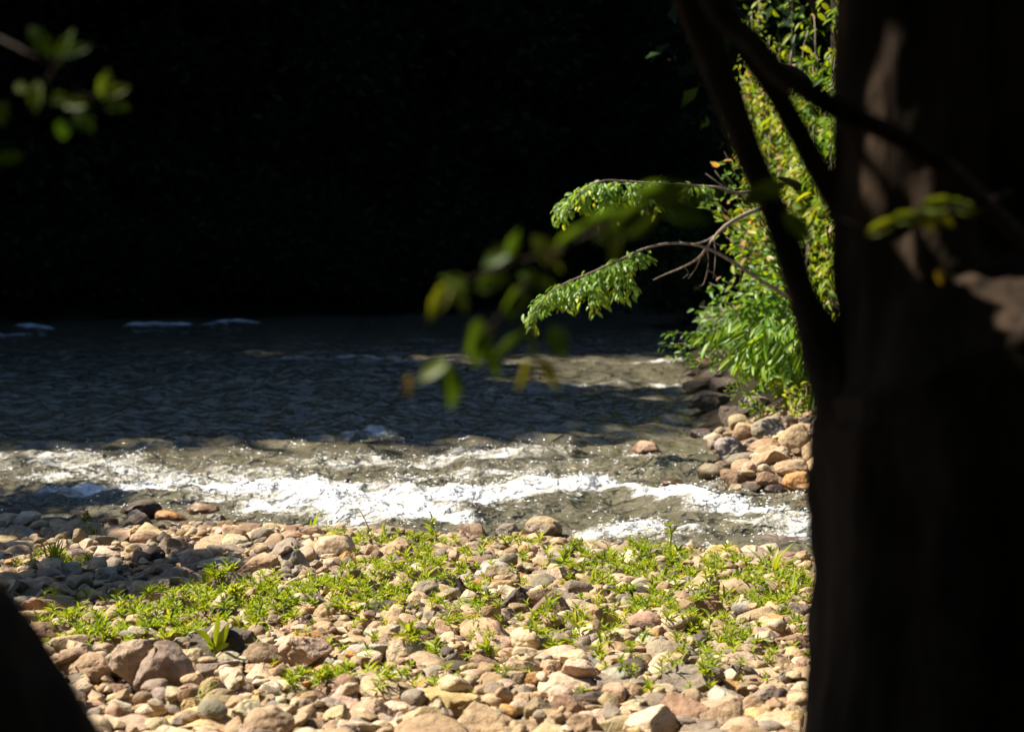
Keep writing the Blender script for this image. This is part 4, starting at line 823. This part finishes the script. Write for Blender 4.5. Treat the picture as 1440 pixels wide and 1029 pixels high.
    mb.tube(*T([(800, 345, .002, -.65), (720, 372, .0016, -.65), (650, 395, .001, -.65)]), 5, 12, tone=.2); mb.tube(*T([(750, 392, .002, -.65), (752, 450, .0015, -.65), (755, 505, .001, -.65)]), 5, 12, tone=.2); mb.build('twig', M_BARK, e)
    for a in [(1240,319,28,54,24,.7), (1272,306,8,46,24,.6), (1296,309,-40,42,26,.76), (1318,288,10,58,30,.62), (1322,308,-25,40,28,.8), (1362,295,0,40,28,.6), (1340,286,5,36,18,.5), (1321,388,-80,22,16,.95), (1075,272,30,80,40,.35), (1120,318,-40,60,36,.25)]: leaf(*a, d=2.3, face=rng.uniform(0, .6))
    mb = MB(); mb.tube(*T([(1420, 270, .003, -.2), (1370, 288, .0025, -.3), (1310, 297, .002, -.3), (1250, 314, .001, -.3)]), 6, 20, tone=.2); mb.build('twig', M_BARK, e)
fg_tree()
e = empty('leaning_tree', (-.35, 2.0, float(terrain(-.35, 2.0))), 'black trunk leaning in at the lower left corner, its leaves at top left', 'tree')
mb = MB(); P_ = [(470, 2150, .32), (200, 1640, .22), (-10, 1262, .2), (-76, 1151, .198), (-192, 967, .198), (-330, 760, .19), (-480, 400, .17), (-580, -300, .15), (-500, -1600, .11), (-800, -3400, .05)]
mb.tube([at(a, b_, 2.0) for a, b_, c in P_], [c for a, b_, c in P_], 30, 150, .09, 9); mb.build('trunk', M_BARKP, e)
for a in [(84,140,10,32,18,.4), (109,147,8,42,18,.5), (148,119,78,46,18,.5), (166,129,28,36,17,.58), (51,136,-98,50,22,.5), (31,124,-20,22,16,.5), (57,58,-50,56,22,.12), (92,66,70,54,18,.45), (110,71,25,40,16,.12), (0,160,60,40,26,.2), (12,222,10,50,20,.05), (88,182,-80,30,22,.1), (118,172,-40,40,24,.08), (165,150,-10,36,18,.1)]:
    mb = MB(); px, py, ang, ln, w, tone = a; q = math.radians(ang); dr = np.array([math.cos(q), -.25, math.sin(q)]); c = at(px, py, 2.1); l_ = ln * 2.1 / F
    leaves(mb, [c - unit(dr) * l_ / 2], [dr], [[rng.normal(0, .3), -1, rng.uniform(0, .6)]], [l_], [w * 2.1 / F * 1.25], [tone]); mb.build('leaf', M_HANG, e)
mb = MB(); mb.tube([at(-300, -220, 2.3), at(-80, 0, 2.2), at(30, 70, 2.1), at(78, 95, 2.1), at(110, 132, 2.1), at(155, 134, 2.1)], [.004, .003, .002, .0018, .0015, .001], 6, 30); mb.tube([at(78, 95, 2.1), at(60, 120, 2.1), at(40, 128, 2.1)], [.002, .0015, .001], 5, 8); mb.tube([at(78, 95, 2.1), at(90, 75, 2.1)], [.002, .001], 5, 8); mb.build('twig', M_BARK, e)
# ------------------------------------------------------------------ light, air, camera
w = bpy.data.worlds.new('World'); S.world = w; w.use_nodes = True
bg = w.node_tree.nodes['Background']; bg.inputs[1].default_value = .065
sk = w.node_tree.nodes.new('ShaderNodeTexSky'); sk.sky_type = 'NISHITA'; sk.sun_disc = False; sk.ozone_density = 10.0; sk.air_density = 1.2; sk.sun_elevation = EL; sk.sun_rotation = -AZ
w.node_tree.links.new(sk.outputs[0], bg.inputs[0])
sl = bpy.data.lights.new('sun', 'SUN'); sl.energy = 5.0; sl.angle = math.radians(.5); sl.color = (1, .93, .82)
so = bpy.data.objects.new('sun', sl); COL.objects.link(so); so.rotation_euler = Vector(SUN).to_track_quat('Z', 'Y').to_euler()
cd = bpy.data.cameras.new('camera'); co = bpy.data.objects.new('camera', cd); COL.objects.link(co); S.camera = co
cd.sensor_width = 36; cd.lens = 60; cd.clip_start = .05; cd.clip_end = 2000; co.location = CAM; co.rotation_euler = (math.pi / 2 - TH, 0, 0)
cd.dof.use_dof = True; cd.dof.focus_distance = 8.0; cd.dof.aperture_fstop = 2.9
S.view_settings.view_transform = 'Standard'; S.view_settings.look = 'None'; S.view_settings.gamma = 1; S.view_settings.exposure = 1.32
S.cycles.max_bounces = 6; S.cycles.diffuse_bounces = 3; S.cycles.transmission_bounces = 4; S.cycles.sample_clamp_indirect = 4

_seen = {}
for o in list(COL.objects):
    if o.parent is None and o.get('label'):
        if o['label'] in _seen: o['label'] = 'another ' + o['label'] if len(o['label'].split()) < 16 else o['label']; print('DUP', o['label'])
        _seen[o['label']] = 1
